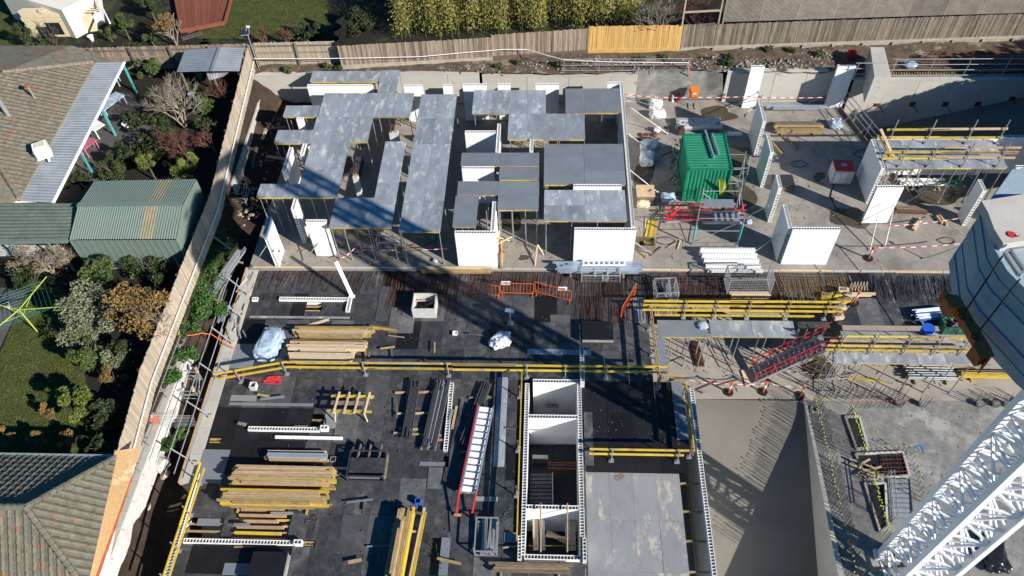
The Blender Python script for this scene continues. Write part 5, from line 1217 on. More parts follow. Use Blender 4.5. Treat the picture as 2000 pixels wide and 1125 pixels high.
sack('blue bag beside the beam stack on the slab', 1629, 248, 0, .8, .75, .6, 'plastic', seed=7)
sack('blue bag lying on the bench by the rusty bars', 1777, 130, 2.4, .9, .5, .35, 'plastic', seed=8, loops=False)
sack('pale blue bag among debris below the container', 1303, 390, 0, .9, .6, .5, 'plastic', seed=9)
sack('yellow and white sack heap on the crate', 1256, 402, .3, .8, .55, .4, 'cream', seed=10, loops=False)
sack('clear plastic sheet scrap on the walkway deck', 1372, 637, -.06, .55, .5, .15, 'plastic', seed=11, loops=False)
sack('small plastic bag on concrete right of the scaffold tower', 1462, 435, 0, .4, .35, .2, 'plastic', seed=12, loops=False)
sack('black tarpaulin heap beneath the crane mast', 1935, 1085, -3, 1.3, 1.9, .5, 'tarp', seed=13, cat='tarpaulin', name='tarpaulin', loops=False)
sack('tall bundle wrapped in clear plastic on the dark deck', 530, 680, Dk, 1.15, 1.9, .9, 'plastic', rz=-.18, seed=14, sq=.4, cat='wrapped bundle', name='wrapped_bundle', loops=False)
sack('small plastic wrapped roll under the left props', 850, 511, 0, .3, .25, .2, 'plastic', seed=15, loops=False)
def openbox(label, cx, cyy, z, sx, sy, sz, m, th=.05, inner='ply_black', cat='box', name='crate', rz=0, fill=None):
    c = P(cx, cyy, z); t = thing(name, label, cat, c); Rz = Matrix.Rotation(rz, 3, 'Z')
    for dx, dy, a, b_ in ((-sx/2+th/2, 0, th, sy), (sx/2-th/2, 0, th, sy), (0, -sy/2+th/2, sx-2*th, th), (0, sy/2-th/2, sx-2*th, th)): box('side', m, t, c+Rz @ Vector((dx, dy, sz/2)), (a, b_, sz), rz)
    box('base', inner, t, c+Vector((0, 0, .03)), (sx-2*th, sy-2*th, .05), rz)
    if fill:
        for i in range(fill): box('scrap', random.choice(['steel_dark', 'timber_old', 'timber']), t, c+Vector((R(-.3, .3)*sx, R(-.3, .3)*sy, .12+.05*i)), (R(.4, .9)*sx*.6, .08, .04), R(0, 3.1))
    return t
openbox('white open topped bin holding scrap on the dark deck', 832, 605, Dk, 1.25, 1.1, .75, 'white_dirty', .07, cat='bin', name='scrap_bin', fill=7)
openbox('square white bucket left of the yellow rail', 497, 758, Dk, .32, .32, .35, 'white_dirty', .03, cat='bucket', name='bucket')
openbox('small white tub near the middle of the dark deck', 889, 652, Dk, .25, .22, .12, 'white', .02, inner='white', cat='tub', name='tub')
openbox('clear square tub right of the short beam stack', 651, 898, Dk, .25, .25, .1, 'galv', .02, cat='tub', name='tub')
openbox('blue bucket on the dark deck above the long beams', 817, 982, Dk, .26, .24, .25, 'blue', .02, inner='blue', cat='bucket', name='bucket')
openbox('green steel bin filled with timber near the ballast', 1862, 640, -.05, 1.5, .9, .6, 'green_dk', .05, cat='bin', name='skip_bin', fill=9)
openbox('broken brown box below the long side wall', 1262, 480, 0, .95, .7, .35, 'timber_old', .05, cat='crate', fill=4)
p = P(1808, 650, -.05); t = thing('tub', 'round blue tub beside the blue tubes', 'tub', p)
place('drum', 'tub_body', 'blue', t, Matrix.Translation(p+Vector((0, 0, .2))) @ Matrix.Diagonal((.3, .3, .4, 1))); place('drum', 'lid', 'blue', t, Matrix.Translation(p+Vector((0, 0, .41))) @ Matrix.Diagonal((.32, .32, .04, 1)))
# plywood box, generator, red box, switch boxes
p = P(1258, 392, 0); t = thing('plywood_box', 'square plywood lidded box beside the long side wall', 'box', p); box('body', 'timber_old', t, p+Vector((0, 0, .4)), (1.0, .9, .8)); box('lid', 'timber', t, p+Vector((0, 0, .82)), (1.06, .96, .04)); tube('coil', 'cable', t, p+Vector((.2, -.1, .86)), p+Vector((.35, .1, .86)), .03)
p = P(1638, 350, 0); t = thing('generator_box', 'white site box with red lid and blue paper on top', 'site box', p)
box('body', 'white_dirty', t, p+Vector((0, 0, .55)), (1.15, .95, 1.0), -.05); box('lid', 'red', t, p+Vector((0, 0, 1.09)), (1.1, .9, .1), -.05); box('notice', 'galv_blue', t, p+Vector((0, .05, 1.145)), (.34, .26, .006), -.05)
for s in (-1, 1): box('skid', 'timber_old', t, p+Vector((s*.4, 0, .03)), (.12, .9, .06), -.05)
for k in range(3): box('panel_door', 'white', t, p+Vector((-.35+.35*k, -.485, .55)), (.3, .012, .75), -.05)
p = P(1661, 112, 2.4); t = thing('red_barrier_block', 'small red plastic block on the dirt bench', 'barrier block', p); box('body', 'red', t, p+Vector((0, 0, .25)), (.5, .4, .45), -.2); box('handle', 'red', t, p+Vector((0, 0, .53)), (.2, .1, .12), -.2)
def swbox(label, x, y, z, m, rz):
    p = P(x, y, z); t = thing('switch_box', label, 'switch box', p); box('body', m, t, p+Vector((0, 0, 1.1)), (.5, .32, .62), rz); box('door', m, t, p+Vector((0, -.18, 1.1)), (.4, .02, .5), rz); box('roof', m, t, p+Vector((0, 0, 1.43)), (.56, .38, .04), rz); box('label_plate', 'white', t, p+Vector((0, -.195, 1.2)), (.2, .01, .12), rz)
    for s in (-1, 1): tube('leg', 'galv', t, p+Vector((.2*s, 0, 0)), p+Vector((.2*s, 0, .8)), .025); beam('stand_foot', 'galv', t, p+Vector((.2*s, -.3, .03)), p+Vector((.2*s, .3, .03)), .06, .05)
    return t
swbox('orange power distribution box on a stand at the slab head', 1351, 208, 0, 'orange_dk', 0)
swbox('yellow switch box on the bank tied to the fence', 352, 668, .9, 'yellow', .3)
p = P(311, 835, .2); t = thing('orange_box', 'small orange battery box clipped on the pale wall rail', 'box', p); box('body', 'orange', t, p+Vector((.1, 0, .9)), (.3, .35, .5), .3); box('handle', 'white', t, p+Vector((.1, 0, 1.2)), (.1, .2, .05), .3)
def cable(label, pts, m, r=.02, sag=.0, cat='cable', name='cable'):
    b = MB(); q = []
    for a, c in zip(pts, pts[1:]): q += [a.lerp(c, i/6)-Vector((0, 0, sag*4*(i/6)*(1-i/6))) for i in range(6)]
    q.append(pts[-1]); b.path(q, r, 5); return tag(b.build(name, m), label, cat)
cable('orange extension lead from the yellow switch box to the deck', [P(365, 655, 1.8), P(395, 650, 1.4), P(412, 652, 1.2), P(438, 668, .8), P(460, 682, .1)], 'orange', .025, .05)
cable('orange lead looped from fence to yellow box', [P(330, 650, 2.3), P(345, 668, 1.0), P(352, 690, .9)], 'orange', .025)
cable('orange lead hanging over the cut bank to the power box', [P(1345, 118, 3.0), P(1344, 140, 2.6), P(1346, 158, 1.4), P(1348, 185, 1.1)], 'orange', .03)
cable('black hose curving over the concrete beside the site box', [P(1628, 358, .02), P(1622, 385, .02), P(1632, 405, .02), P(1650, 420, .02)], 'cable', .03, name='hose', cat='hose')
cable('dark cable along the pale dividing fence', [P(372, 500, 3.0), P(352, 560, 3.0), P(335, 610, 3.1), P(320, 660, 3.0), P(292, 720, 3.0), P(275, 770, 3.0)], 'cable', .02)
rr = random.Random(3); q = [P(455+rr.uniform(-14, 14)+k*1.2, 732+rr.uniform(-8, 8)+k*.4, 0) for k in range(14)]+[P(532+rr.uniform(-20, 20), 742+rr.uniform(-8, 8), .03) for k in range(46)]+[P(563, 735, .03)]
cable('tangled red lead beside the left yellow rail', q, 'red', .014)
q = [P(800+10*math.cos(k*.6), 800+0*k, 0) for k in range(3)]
# bollards and tape
BO = [(1696, 505, 0, 'orange bollard on the slab at the corner of two tape lines'), (1668, 592, 0, 'orange bollard on the dark deck by the yellow crates'), (1423, 767, -3, 'orange bollard nearest the ramp head, leftmost of the tape row'), (1490, 766, -3, 'orange bollard in the middle of the tape row'), (1563, 773, -3, 'orange bollard at the ramp corner, rightmost of the tape row')]
for x, y, z, lb in BO:
    p = P(x, y, z); t = thing('bollard', lb, 'bollard', p, 'orange bollards with tape')
    place('drum', 'base', 'cable', t, Matrix.Translation(p+Vector((0, 0, .03))) @ Matrix.Diagonal((.24, .24, .06, 1))); tube('lower_tube', 'orange', t, p+Vector((0, 0, .05)), p+Vector((0, 0, .48)), .055); tube('white_band', 'white', t, p+Vector((0, 0, .48)), p+Vector((0, 0, .75)), .05); tube('upper_tube', 'orange', t, p+Vector((0, 0, .75)), p+Vector((0, 0, .92)), .055); place('drum', 'top', 'orange', t, Matrix.Translation(p+Vector((0, 0, .95))) @ Matrix.Diagonal((.07, .07, .08, 1)))
def tape(label, a, b_, sag=.12):
    t = thing('barrier_tape', label, 'tape', a); n = max(6, int((b_-a).length/.28)); prev = a; r = MB(); wv = MB()
    for i in range(1, n+1):
        f = i/n; q = a.lerp(b_, f)-Vector((0, 0, sag*4*f*(1-f))); (r if i % 2 else wv).beam(prev, q, .006, .055); prev = q
    r.build('red_stripes', 'tape_red', t); wv.build('white_stripes', 'tape_white', t)
def pz(i, h=.9): x, y, z, _ = BO[i]; return P(x, y, z)+Vector((0, 0, h))
tape('striped tape between the slab bollard and the ballast side', pz(0), P(1885, 475, .9)); tape('striped tape running down from the slab bollard', pz(0), P(1772, 645, .2)); tape('striped tape between walkway and upper deck bollard', pz(1), P(1634, 628, .6)); tape('striped tape from deck bollard to the slab edge post', pz(1), P(1650, 520, .8))
tape('tape across the ramp head, left length', P(1335, 741, -2.2), pz(2)); tape('tape across the ramp head, middle length', pz(2), pz(3)); tape('tape across the ramp head, right length', pz(3), pz(4)); tape('tape sagging under the red stair', P(1500, 715, -2.2), P(1590, 732, -2.2)); tape('tape hanging down from the last ramp bollard', pz(4), P(1573, 790, -2.9))
tape('striped tape between props and wall at the left slab edge', P(662, 506, .5), P(692, 485, .9)); tape('striped tape strung across the left deck props', P(695, 487, .9), P(885, 485, .9)); tape('striped tape behind the bulk bags near the back wall', P(1218, 184, 1), P(1350, 190, 1)); tape('striped tape before the cream wall', P(1355, 190, 1), P(1468, 188, 1), .05); tape('striped tape strung past the braced white panel', P(1738, 441, .9), P(1880, 425, .9)); tape('striped tape stretched above the beam stack', P(1480, 190, 1.0), P(1615, 190, 1.0), .05)
# props bracing the walls
BR = [((1722, 390), (1699, 488)), ((1750, 388), (1728, 482)), ((1270, 205), (1222, 192)), ((1232, 210), (1305, 262)), ((1225, 260), (1285, 305)), ((1228, 330), (1290, 380)), ((1235, 470), (1272, 495)), ((1480, 180), (1430, 210)), ((1455, 225), (1505, 172)), ((1640, 165), (1575, 205)), ((1530, 452), (1462, 500)), ((1500, 402), (1445, 430)), ((638, 455), (593, 510)), ((520, 480), (493, 522)), ((1005, 470), (985, 495)), ((1880, 480), (1805, 505)), ((545, 490), (560, 515)), ((1690, 170), (1660, 195))]
WHB = ['left of the two long props bracing the white panel', 'right of the two long props bracing the white panel', 'prop bracing at the head of the long side wall', 'white strut from the long side wall towards the rusty offcuts', 'white strut from the long side wall above the bags', 'white strut from the long side wall to the plywood box', 'short strut at the foot of the broad white wall', 'strut bracing the angled tall panel on the left', 'crossed strut bracing the angled tall panel', 'strut bracing the panel beside the bench rails', 'strut bracing the big L shaped corner', 'strut bracing the row of white walls', 'strut bracing the leaning left slab edge panel', 'strut on the soil side of the left corner wall', 'strut at the timber frame between slab edge walls', 'strut lying towards the ballast', 'stub strut beside the left corner wall', 'strut behind the bench rail panel']
for (a, c), lb in zip(BR, WHB):
    A = P(*a, 1.7); B = P(*c, 0.02); t = thing('brace_prop', lb, 'prop', B, 'push pull props bracing walls'); tube('outer_tube', 'galv', t, B, A.lerp(B, .4), .032); tube('inner_tube', 'white_dirty', t, A.lerp(B, .45), A, .022); box('foot', 'galv', t, B+Vector((0, 0, .02)), (.2, .12, .03)); box('head', 'galv', t, A, (.08, .15, .12))
# white plank standing by the slab edge
A, B = P(656, 511, 2.2), P(688, 580, .02); t = thing('upright_board', 'tall thin white board standing on edge at the slab front', 'board', B); beam('board', 'white', t, A, B, .2, .05); box('board_foot', 'white', t, B+Vector((0, 0, .05)), (.3, .15, .1))
# columns with starter bars
for x, y, lb in ((769, 258, 'stubby white concrete column with starter bars among the upper decks'), (694, 343, 'white concrete column with rusty starter bars in the deck gap')):
    p = P(x, y, 2.2); g = Vector((p.x, p.y, 0)); t = thing('concrete_column', lb, 'column', g); box('shaft', 'white_dirty', t, g+Vector((0, 0, 1.1)), (.55 if x > 700 else .3, .3, 2.2))
    for k in range(8): q = g+Vector((R(-.2, .2), R(-.1, .1), 2.2)); tube('bar', 'rust', t, q, q+Vector((R(-.1, .1), 0, .6)), .014)

capped('bare starter bars beside the narrow slot near the bottom of the dark deck', [(842, 1050), (866, 1120)], 10, .6, capm=None, z=-.3, jx=.1)
# slim grey panels standing along the fence at the top left
A, B = P(507, 195, 1.3), P(452, 362, 1.3); t = thing('bank_lining', 'row of narrow pale panels standing along the bank inside the fence', 'panels', (A+B)/2)
for i in range(7): beam('panel', 'concrete_wall', t, A.lerp(B, i/7)+Vector((0, 0, -.5)), A.lerp(B, (i+.93)/7)+Vector((0, 0, -.5)), .1, 1.1)
t = thing('waste_planks', 'weathered planks dropped on the soil beside the bank panels', 'planks', P(505, 260, .3))
for a, c in (((510, 235), (500, 282)), ((522, 248), (512, 272)), ((500, 285), (492, 330)), ((520, 305), (566, 312)), ((505, 252), (560, 248))): beam('plank', 'timber_old' if a[0] < 515 else 'paling_w', t, P(*a, .45), P(*c, .3), .22, .04)
# litter
def litter(name, label, x0, y0, x1, y1, z, n, m, s0, s1):
    b = MB()
    for _ in range(n):
        p = P(R(x0, x1), R(y0, y1), z+.012); L = R(s0, s1); a = R(0, 6.28); d = Vector((math.cos(a)*L, math.sin(a)*L, 0)); b.beam(p-d/2, p+d/2, R(.012, .035), .02)
    o = b.build(name, m); stuff(o); return o
litter('debris', '', 1240, 215, 1640, 515, 0, 260, 'timber_old', .03, .3); litter('debris', '', 1240, 215, 1900, 515, 0, 200, 'white_dirty', .02, .1)
litter('debris', '', 600, 440, 1120, 515, 0, 160, 'timber_old', .03, .3); litter('debris', '', 500, 610, 1250, 730, Dk+.01, 200, 'timber_old', .02, .12); litter('debris', '', 450, 740, 1010, 1110, Dk+.01, 240, 'timber_old', .02, .14)
litter('debris', '', 1290, 665, 1950, 765, -3, 220, 'timber_old', .03, .3); litter('debris', '', 1600, 790, 1980, 1000, -3, 120, 'timber_old', .03, .2); litter('debris', '', 1160, 760, 1330, 870, Dk+.01, 50, 'timber_old', .02, .08)

for k, (x, y, r) in enumerate([(1300, 470, 12), (1345, 285, 9), (1690, 300, 14), (1560, 320, 10), (700, 490, 9), (1850, 470, 10)]):
    q = [P(x+r*1.6*math.cos(a*.5)*(1+.12*math.sin(a)), y+r*.6*math.sin(a*.5)*(1+.1*math.cos(a*1.7)), .03+.002*a) for a in range(24)]
    cable(['black cable coil near the broken brown box', 'black lead loops beside the container wall', 'dark hose loops by the site box', 'thin lead loops in front of the beam stack', 'lead loop on the left slab corner', 'dark lead loop beside the ballast'][k], q, 'cable', .012)

t = thing('loose_boards', 'loose boards and battens lying about the dark formwork deck', 'boards', P(800, 850, Dk))
for i in range(46):
    p = P(R(470, 1000), R(640, 1110), Dk+.03+.004*i); box('board', random.choice(['timber_old', 'lvl', 'ply_dusty', 'galv', 'timber', 'ply_clean']), t, p, (R(.3, 1.3), R(.05, .16), .025), random.choice([0, 1.57])+R(-.25, .25))
# ---------------- barriers and cages
def barrier(label, a, b_, z, h=.95):
    A, B = P(*a, z), P(*b_, z); t = thing('crowd_barrier', label, 'barrier', (A+B)/2, 'orange crowd barriers'); d = B-A
    for hh in (.12, h): tube('rail', 'orange', t, A+Vector((0, 0, hh)), B+Vector((0, 0, hh)), .016)
    n = 10
    for i in range(n+1): q = A+d*(i/n); tube('bar', 'orange', t, q+Vector((0, 0, .12)), q+Vector((0, 0, h)), .009 if 0 < i < n else .017)
    for f in (.04, .96): q = A+d*f; tube('foot', 'orange', t, q+Vector((0, -.22, .03)), q+Vector((0, .22, .03)), .02)
    return t
t1 = barrier('orange barrier, left of the three in front of the rebar', (906, 572), (976, 580), -.04)
t2 = barrier('orange barrier, middle of the three with a white notice', (978, 574), (1042, 576), -.04)
t3 = barrier('orange barrier, right of the three with a white notice', (1045, 572), (1115, 590), -.04)
barrier('orange barrier standing askew at the basement corner', (1212, 622), (1240, 575), -.04)
for (x, y, tt) in ((988, 552, t2), (1099, 563, t3)):
    p = P(x, y, .75); box('notice', 'white', tt, p+Vector((0, -.03, 0)), (.48, .02, .3)); box('notice_print', 'red', tt, p+Vector((.02, -.045, .03)), (.2, .01, .1)); box('notice_print', 'cable', tt, p+Vector((.02, -.045, -.07)), (.3, .01, .025))
# sign stand
p = P(997, 632, Dk); t = thing('sign_stand', 'small blue sign on a post beside the bulk bag', 'sign', p); tube('post', 'galv', t, p, p+Vector((0, 0, 1.1)), .03); box('sign_plate', 'galv_blue', t, p+Vector((0, 0, 1.15)), (.48, .25, .02), -.2); box('foot', 'galv', t, p+Vector((0, 0, .03)), (.3, .3, .04))
def cage(label, cx, cyy, z, sx, sy, sz, rz=0, m='galv', mesh=True, name='stillage_cage', cat='cage', nm=9, cargo=0, cargom='galv'):
    c = P(cx, cyy, z); t = thing(name, label, cat, c); Rz = Matrix.Rotation(rz, 3, 'Z'); V = lambda x, y, zz: c+Rz @ Vector((x*sx/2, y*sy/2, zz*sz))
    for a, b_ in (((-1, -1), (1, -1)), ((1, -1), (1, 1)), ((1, 1), (-1, 1)), ((-1, 1), (-1, -1))):
        beam('corner_post', m, t, V(*a, 0), V(*a, 1), .06, .06)
        for zz in (.08, 1): beam('frame_bar', m, t, V(*a, zz), V(*b_, zz), .05, .05)
        if mesh:
            b = MB()
            for i in range(1, nm): b.tube(V(a[0]+(b_[0]-a[0])*i/nm, a[1]+(b_[1]-a[1])*i/nm, .08), V(a[0]+(b_[0]-a[0])*i/nm, a[1]+(b_[1]-a[1])*i/nm, 1), .006, n=3)
            for i in range(1, 6): b.tube(V(*a, i/6), V(*b_, i/6), .006, n=3)
            b.build('mesh', m, t)
    b = MB()
    for i in range(1, nm+3): b.tube(V(-1+2*i/(nm+3), -1, .1), V(-1+2*i/(nm+3), 1, .1), .01, n=3)
    b.build('floor_mesh', m, t)
    for i in range(cargo): box('cargo_tube', cargom, t, c+Rz @ Vector((R(-.35, .35)*sx, 0, (.25+.2*(i % 4))*sz)), (.09, sy*1.05, .08), rz+R(-.08, .08))
    return t
cage('mesh stillage cage with steel channels on top, near the orange barrier', 1298, 578, -.05, 1.15, 1.0, .9, rz=.08, cargo=6)
cage('mesh stillage cage partly under the yellow rails', 1298, 608, -.05, 1.1, .6, .5, rz=0, cargo=3)
cage('large open mesh cage standing in the rebar field', 1458, 560, -.05, 2.3, 1.0, 1.2, rz=.03, nm=22)
cage('stillage frame full of grey frames under the blue channels', 1172, 548, -.3, 2.1, .6, .8, cargo=8, m='galv')
cage('steel rack of folded frames at the dark deck slot', 951, 1052, Dk, .95, 1.5, .5, cargo=10, mesh=False)
cage('black open form box with dusty panel on the dark deck', 720, 915, Dk, 1.7, 1.3, .5, m='steel_dark', mesh=False, name='form_box', cat='form box')
p = P(720, 922, Dk); t = [o for o in col.objects if o.get('label', '').startswith('black open form box')][0]; box('top_panel', 'ply_dark', t, p+Vector((0, .1, .5)), (1.6, .75, .03)); box('front_panel', 'ply_light', t, p+Vector((0, -.35, .25)), (1.7, .04, .3)); box('side_panel', 'timber_old', t, p+Vector((.85, .2, .3)), (.05, 1.1, .4))
for k in range(3): box('divider', 'timber_old', t, p+Vector((-.5+.5*k, .75, .4)), (.05, .9, .2), R(-.1, .1))
# stacked form panels
def pstack(label, cx, cyy, z, sx, sy, n, m='ply_black', sm='ply_light', rz=0, th=.09):
    c = P(cx, cyy, z); t = thing('form_panel_stack', label, 'panel stack', c)
    for i in range(n): box('panel', m if i == n-1 else sm, t, c+Vector((R(-.03, .03), R(-.03, .03), th*(i+.5))), (sx, sy, th*.85), rz+R(-.01, .01))
pstack('stack of black faced panels on the dark deck by the basement corner', 1166, 652, Dk, 1.6, 1.15, 4)
pstack('stack of black faced panels at the bottom edge of the deck', 528, 1115, Dk, 1.5, 1.3, 6)
pstack('dark stacked pallet beside the row of white walls', 1527, 362, 0, 1.2, 1.0, 5, 'steel_dark', 'timber_old')
pstack('dark grate stack in the gap between upper decks', 690, 330, 0, 1.1, 1.3, 5, 'steel_dark', 'steel_dark')
# trestle
c = P(690, 800, Dk); t = thing('trestle_table', 'timber trestle frame with yellow beams on the dark deck', 'trestle', c)
for dy in (-.42, .42): beam('beam', 'yellow', t, c+Vector((-1.05, dy, .55)), c+Vector((1.05, dy, .55)), .08, .14)
beam('beam', 'timber_old', t, c+Vector((-.95, 0, .62)), c+Vector((.95, 0, .62)), .2, .05)
for dx in (-.75, -.25, .25, .75): beam('cross_member', 'timber_pale', t, c+Vector((dx, -.6, .66)), c+Vector((dx+.1, .6, .66)), .09, .05)
for dx in (-.7, .7):
    for dy in (-.5, .5): beam('leg', 'timber_pale', t, c+Vector((dx*1.15, dy*1.3, 0)), c+Vector((dx, dy, .6)), .06, .06)
# white stair stringer with red rails
A, B = P(950, 800, .12), P(915, 968, .12); d = (B-A); s = Vector((-d.y, d.x, 0)).normalized(); rz = math.atan2(d.y, d.x)
t = thing('stair_flight', 'white metal stair flight with red handrails lying on the dark deck', 'stair', (A+B)/2)
for i in range(13): f = (i+.5)/13; box('tread', 'white', t, A+d*f+Vector((0, 0, .3)), (.24, .6, .04), rz, .0); box('riser', 'galv', t, A+d*(f+.03)+Vector((0, 0, .2)), (.03, .6, .16), rz)
for k in (-.34, .34): beam('stringer', 'galv_blue', t, A+s*k+Vector((0, 0, .18)), B+s*k+Vector((0, 0, .18)), .05, .25)
for k, f0 in ((-.4, 1.12), (.38, 1.1)):
    beam('handrail', 'red' if k < 0 else 'galv', t, A+s*k+Vector((0, 0, .42)), A+d*1.02+s*k+Vector((0, 0, .42)), .032, .05); beam('handrail_end', 'red', t, A+d*.96+s*k+Vector((0, 0, .35)), A+d*(f0+.06)+s*k*.9+Vector((0, 0, .1)), .06, .07); box('end_plate', 'red', t, A+d*(f0+.07)+s*k*.9+Vector((0, 0, .08)), (.2, .09, .07), rz)
# red stair rising from basement to lower walkway
A, B = P(1466, 735, -2.95), P(1612, 668, -.2); d = B-A; s = Vector((-d.y, d.x, 0)).normalized()
t = thing('red_stair', 'temporary stair with red handrails climbing from the basement', 'stair', A)
for i in range(15): q = A+d*((i+.5)/15); box('tread', 'galv', t, q, (.26, .8, .03), math.atan2(d.y, d.x))
for k in (-.45, .45):
    beam('stringer', 'galv', t, A+s*k, B+s*k, .05, .18)
    for h in (.55, 1.0): tube('handrail', 'red', t, A+s*k+Vector((0, 0, h)), B+s*k+d*.05+Vector((0, 0, h)), .025)
    for f in (.02, .25, .5, .75, .98): q = A+d*f+s*k; tube('baluster', 'red', t, q, q+Vector((0, 0, 1.0)), .02)
for f in (.3, .6, .95):
    for k in (-.45, .45): q = A+d*f+s*k; tube('prop', 'galv', t, (q.x, q.y, -3), q, .025)
box('landing_board', 'timber_pale', t, A+Vector((-.2, -.1, 0)), (.4, 1.0, .05), math.atan2(d.y, d.x))
# scaffold tower
def scaffold(label, pts, z0, lifts, lh, m='galv', red=False, name='scaffold_tower'):
    q = [P(x, y, z0) for x, y in pts]; t = thing(name, label, 'scaffold', q[0]); n = len(q); Hh = lifts*lh
    for p in q: tube('standard', m, t, p, p+Vector((0, 0, Hh+.4)), .028); box('base_plate', m, t, p+Vector((0, 0, .01)), (.15, .15, .02))
    for k in range(lifts*2+1):
        for i in range(n): tube('ledger', m, t, q[i]+Vector((0, 0, .15+k*lh/2)), q[(i+1) % n]+Vector((0, 0, .15+k*lh/2)), .022)
    for i in range(n): a, c = q[i], q[(i+1) % n]; tube('brace', m, t, a+Vector((0, 0, .2)), c+Vector((0, 0, lh)), .02)
    return t, q
t, q = scaffold('scaffold stair tower standing in front of the green container', [(1352, 478), (1440, 478), (1432, 425), (1362, 425)], 0, 1, 2.0)
for i in range(7): f = i/6; c = q[3].lerp(q[1], .15+.7*f)+Vector((0, .1, .3+1.6*f)); box('tread', 'galv', t, c, (.3, .7, .03))
for dy in (-.4, .4): beam('stringer', 'galv_blue', t, q[3].lerp(q[1], .1)+Vector((0, dy, .2)), q[3].lerp(q[1], .9)+Vector((0, dy, 2.0)), .05, .14)
box('platform', 'galv', t, (q[0]+q[2])/2+Vector((0, .2, 2.05)), (1.7, .6, .04)); 
for p in q[:2]: tube('netting_roll', 'teal', t, p+Vector((0, 0, .5)), p+Vector((0, 0, 1.6)), .06)
t, q = scaffold('tall scaffold frame at the front face of the green container', [(1372, 388), (1446, 388), (1440, 362), (1378, 362)], 0, 1, 2.3, name='scaffold')
t = thing('red_steelwork', 'red painted steel frames lying through the scaffold tower', 'steel frames', P(1380, 410, 0))
for i in range(4): beam('frame_bar', 'red', t, P(1298, 402+i*9, .5), P(1458, 400+i*10, .9), .07, .05)
for x0_, x1_ in ((1305, 1330), (1300, 1330), (1430, 1455)): beam('frame_bar', 'red', t, P(x0_, 432, .55), P(x1_, 400, .6), .07, .05)
t = thing('ladder', 'silver ladder lying on the slab left of the scaffold tower', 'ladder', P(1325, 428, .1))
for y in (420, 434): beam('stile', 'galv_blue', t, P(1300, y, .15), P(1352, y-3, .15), .05, .09)
for i in range(7): beam('rung', 'galv', t, P(1304+i*7.5, 434-i*.4, .15), P(1303+i*7.5, 420-i*.4, .15), .035, .03)
t = thing('ladder', 'long white ladder standing in front of the broad white wall', 'ladder', P(1185, 515, .1))
for y in (509, 518): beam('stile', 'white', t, P(1137, y, .5), P(1223, y, .5), .05, .06)
for i in range(9): beam('rung', 'white', t, P(1140+i*10, 518, .5), P(1140+i*10, 509, .5), .05, .05)
t, q = scaffold('stair access scaffold at the corner of the lower walkway', [(1598, 768), (1640, 768), (1632, 735), (1598, 735)], -3, 1, 2.6, name='access_scaffold')
for x in (1700, 1800): pass
t, q = scaffold('scaffold bay at the left end of the right hand deck', [(1700, 372), (1722, 372), (1722, 345), (1702, 345)], 0, 1, 2.4, name='scaffold_bay')
t, q = scaffold('scaffold frames between props in the deck corridor', [(742, 505), (790, 505), (786, 480), (744, 480)], 0, 1, 1.2, name='scaffold')
t, q = scaffold('dismantled scaffold frames on the soil beside the upper deck', [(455, 395), (482, 400), (488, 372), (466, 368)], .2, 1, .7, name='scaffold')
t, q = scaffold('timber ended steel frames on the ground by the pale boundary wall', [(352, 780), (392, 782), (398, 745), (362, 742)], -.6, 1, .7, name='steel_trestle')
for p in q: box('timber_pad', 'timber_pale', t, p+Vector((0, 0, 1.1)), (.14, .3, .12), .6)
t = thing('timber_stay', 'small timber stay frame between the slab edge walls', 'timber frame', P(975, 480, 0))
for a, c in (((968, 462, 1.4), (995, 470, .1)), ((975, 450, 1.2), (972, 495, .1)), ((965, 480, .9), (1000, 462, .6)), ((979, 470, .2), (981, 520, .1)), ((1050, 480, .5), (1040, 500, 0)), ((1050, 478, .5), (1062, 498, 0)), ((1050, 478, .5), (1045, 520, 0))): beam('stick', 'timber_pale', t, P(*a), P(*c), .06, .05)
beam('plank', 'lvl', t, P(980, 468, .1), P(982, 525, .1), .25, .06)
# rail of pipes under the NE deck, green props
t = thing('green_props', 'bundle of dark green props under the right hand deck', 'props', P(1860, 360, 0))
for i in range(14): tube('prop', 'green_dk', t, P(1830+R(0, 40), 345+R(0, 25), R(.1, .8)), P(1870+R(0, 40), 335+R(0, 30), R(.3, 1.4)), .03)
# yellow crates / formwork feet near the deck bollard
t = thing('yellow_crates', 'heap of yellow formwork boxes beside the walkway rails', 'crates', P(1635, 590, 0))
for i, (x, y) in enumerate([(1612, 582), (1632, 580), (1645, 572), (1650, 590), (1637, 592), (1655, 580), (1640, 604), (1634, 612), (1636, 622)]):
    p = P(x, y, -.02); box('box_form', ['yellow', 'yellow', 'timber_pale', 'yellow', 'lvl', 'timber_pale', 'timber_pale', 'yellow', 'timber_pale'][i], t, p+Vector((0, 0, .16)), (.5, .3, R(.18, .32)), R(-.5, .5))
    box('hollow', 'timber_old', t, p+Vector((0, 0, .33)), (.3, .18, .01), 0)
stack('pale timber pieces laid behind the deck bollard', 1685, 577, 0, 1.3, 2, 1, mats=('timber_pale',), dunn=False)
t = thing('bar_chairs', 'zigzag pale bar chairs scattered at the slab edge', 'bar chairs', P(1675, 560, 0))
for i in range(6): a = P(1658+i*6, 568, .03); c = P(1664+i*6, 550, .15); tube('zigzag_bar', 'timber_pale', t, a, c, .014); tube('zigzag_bar', 'timber_pale', t, c, P(1664+i*6, 568, .03), .014)
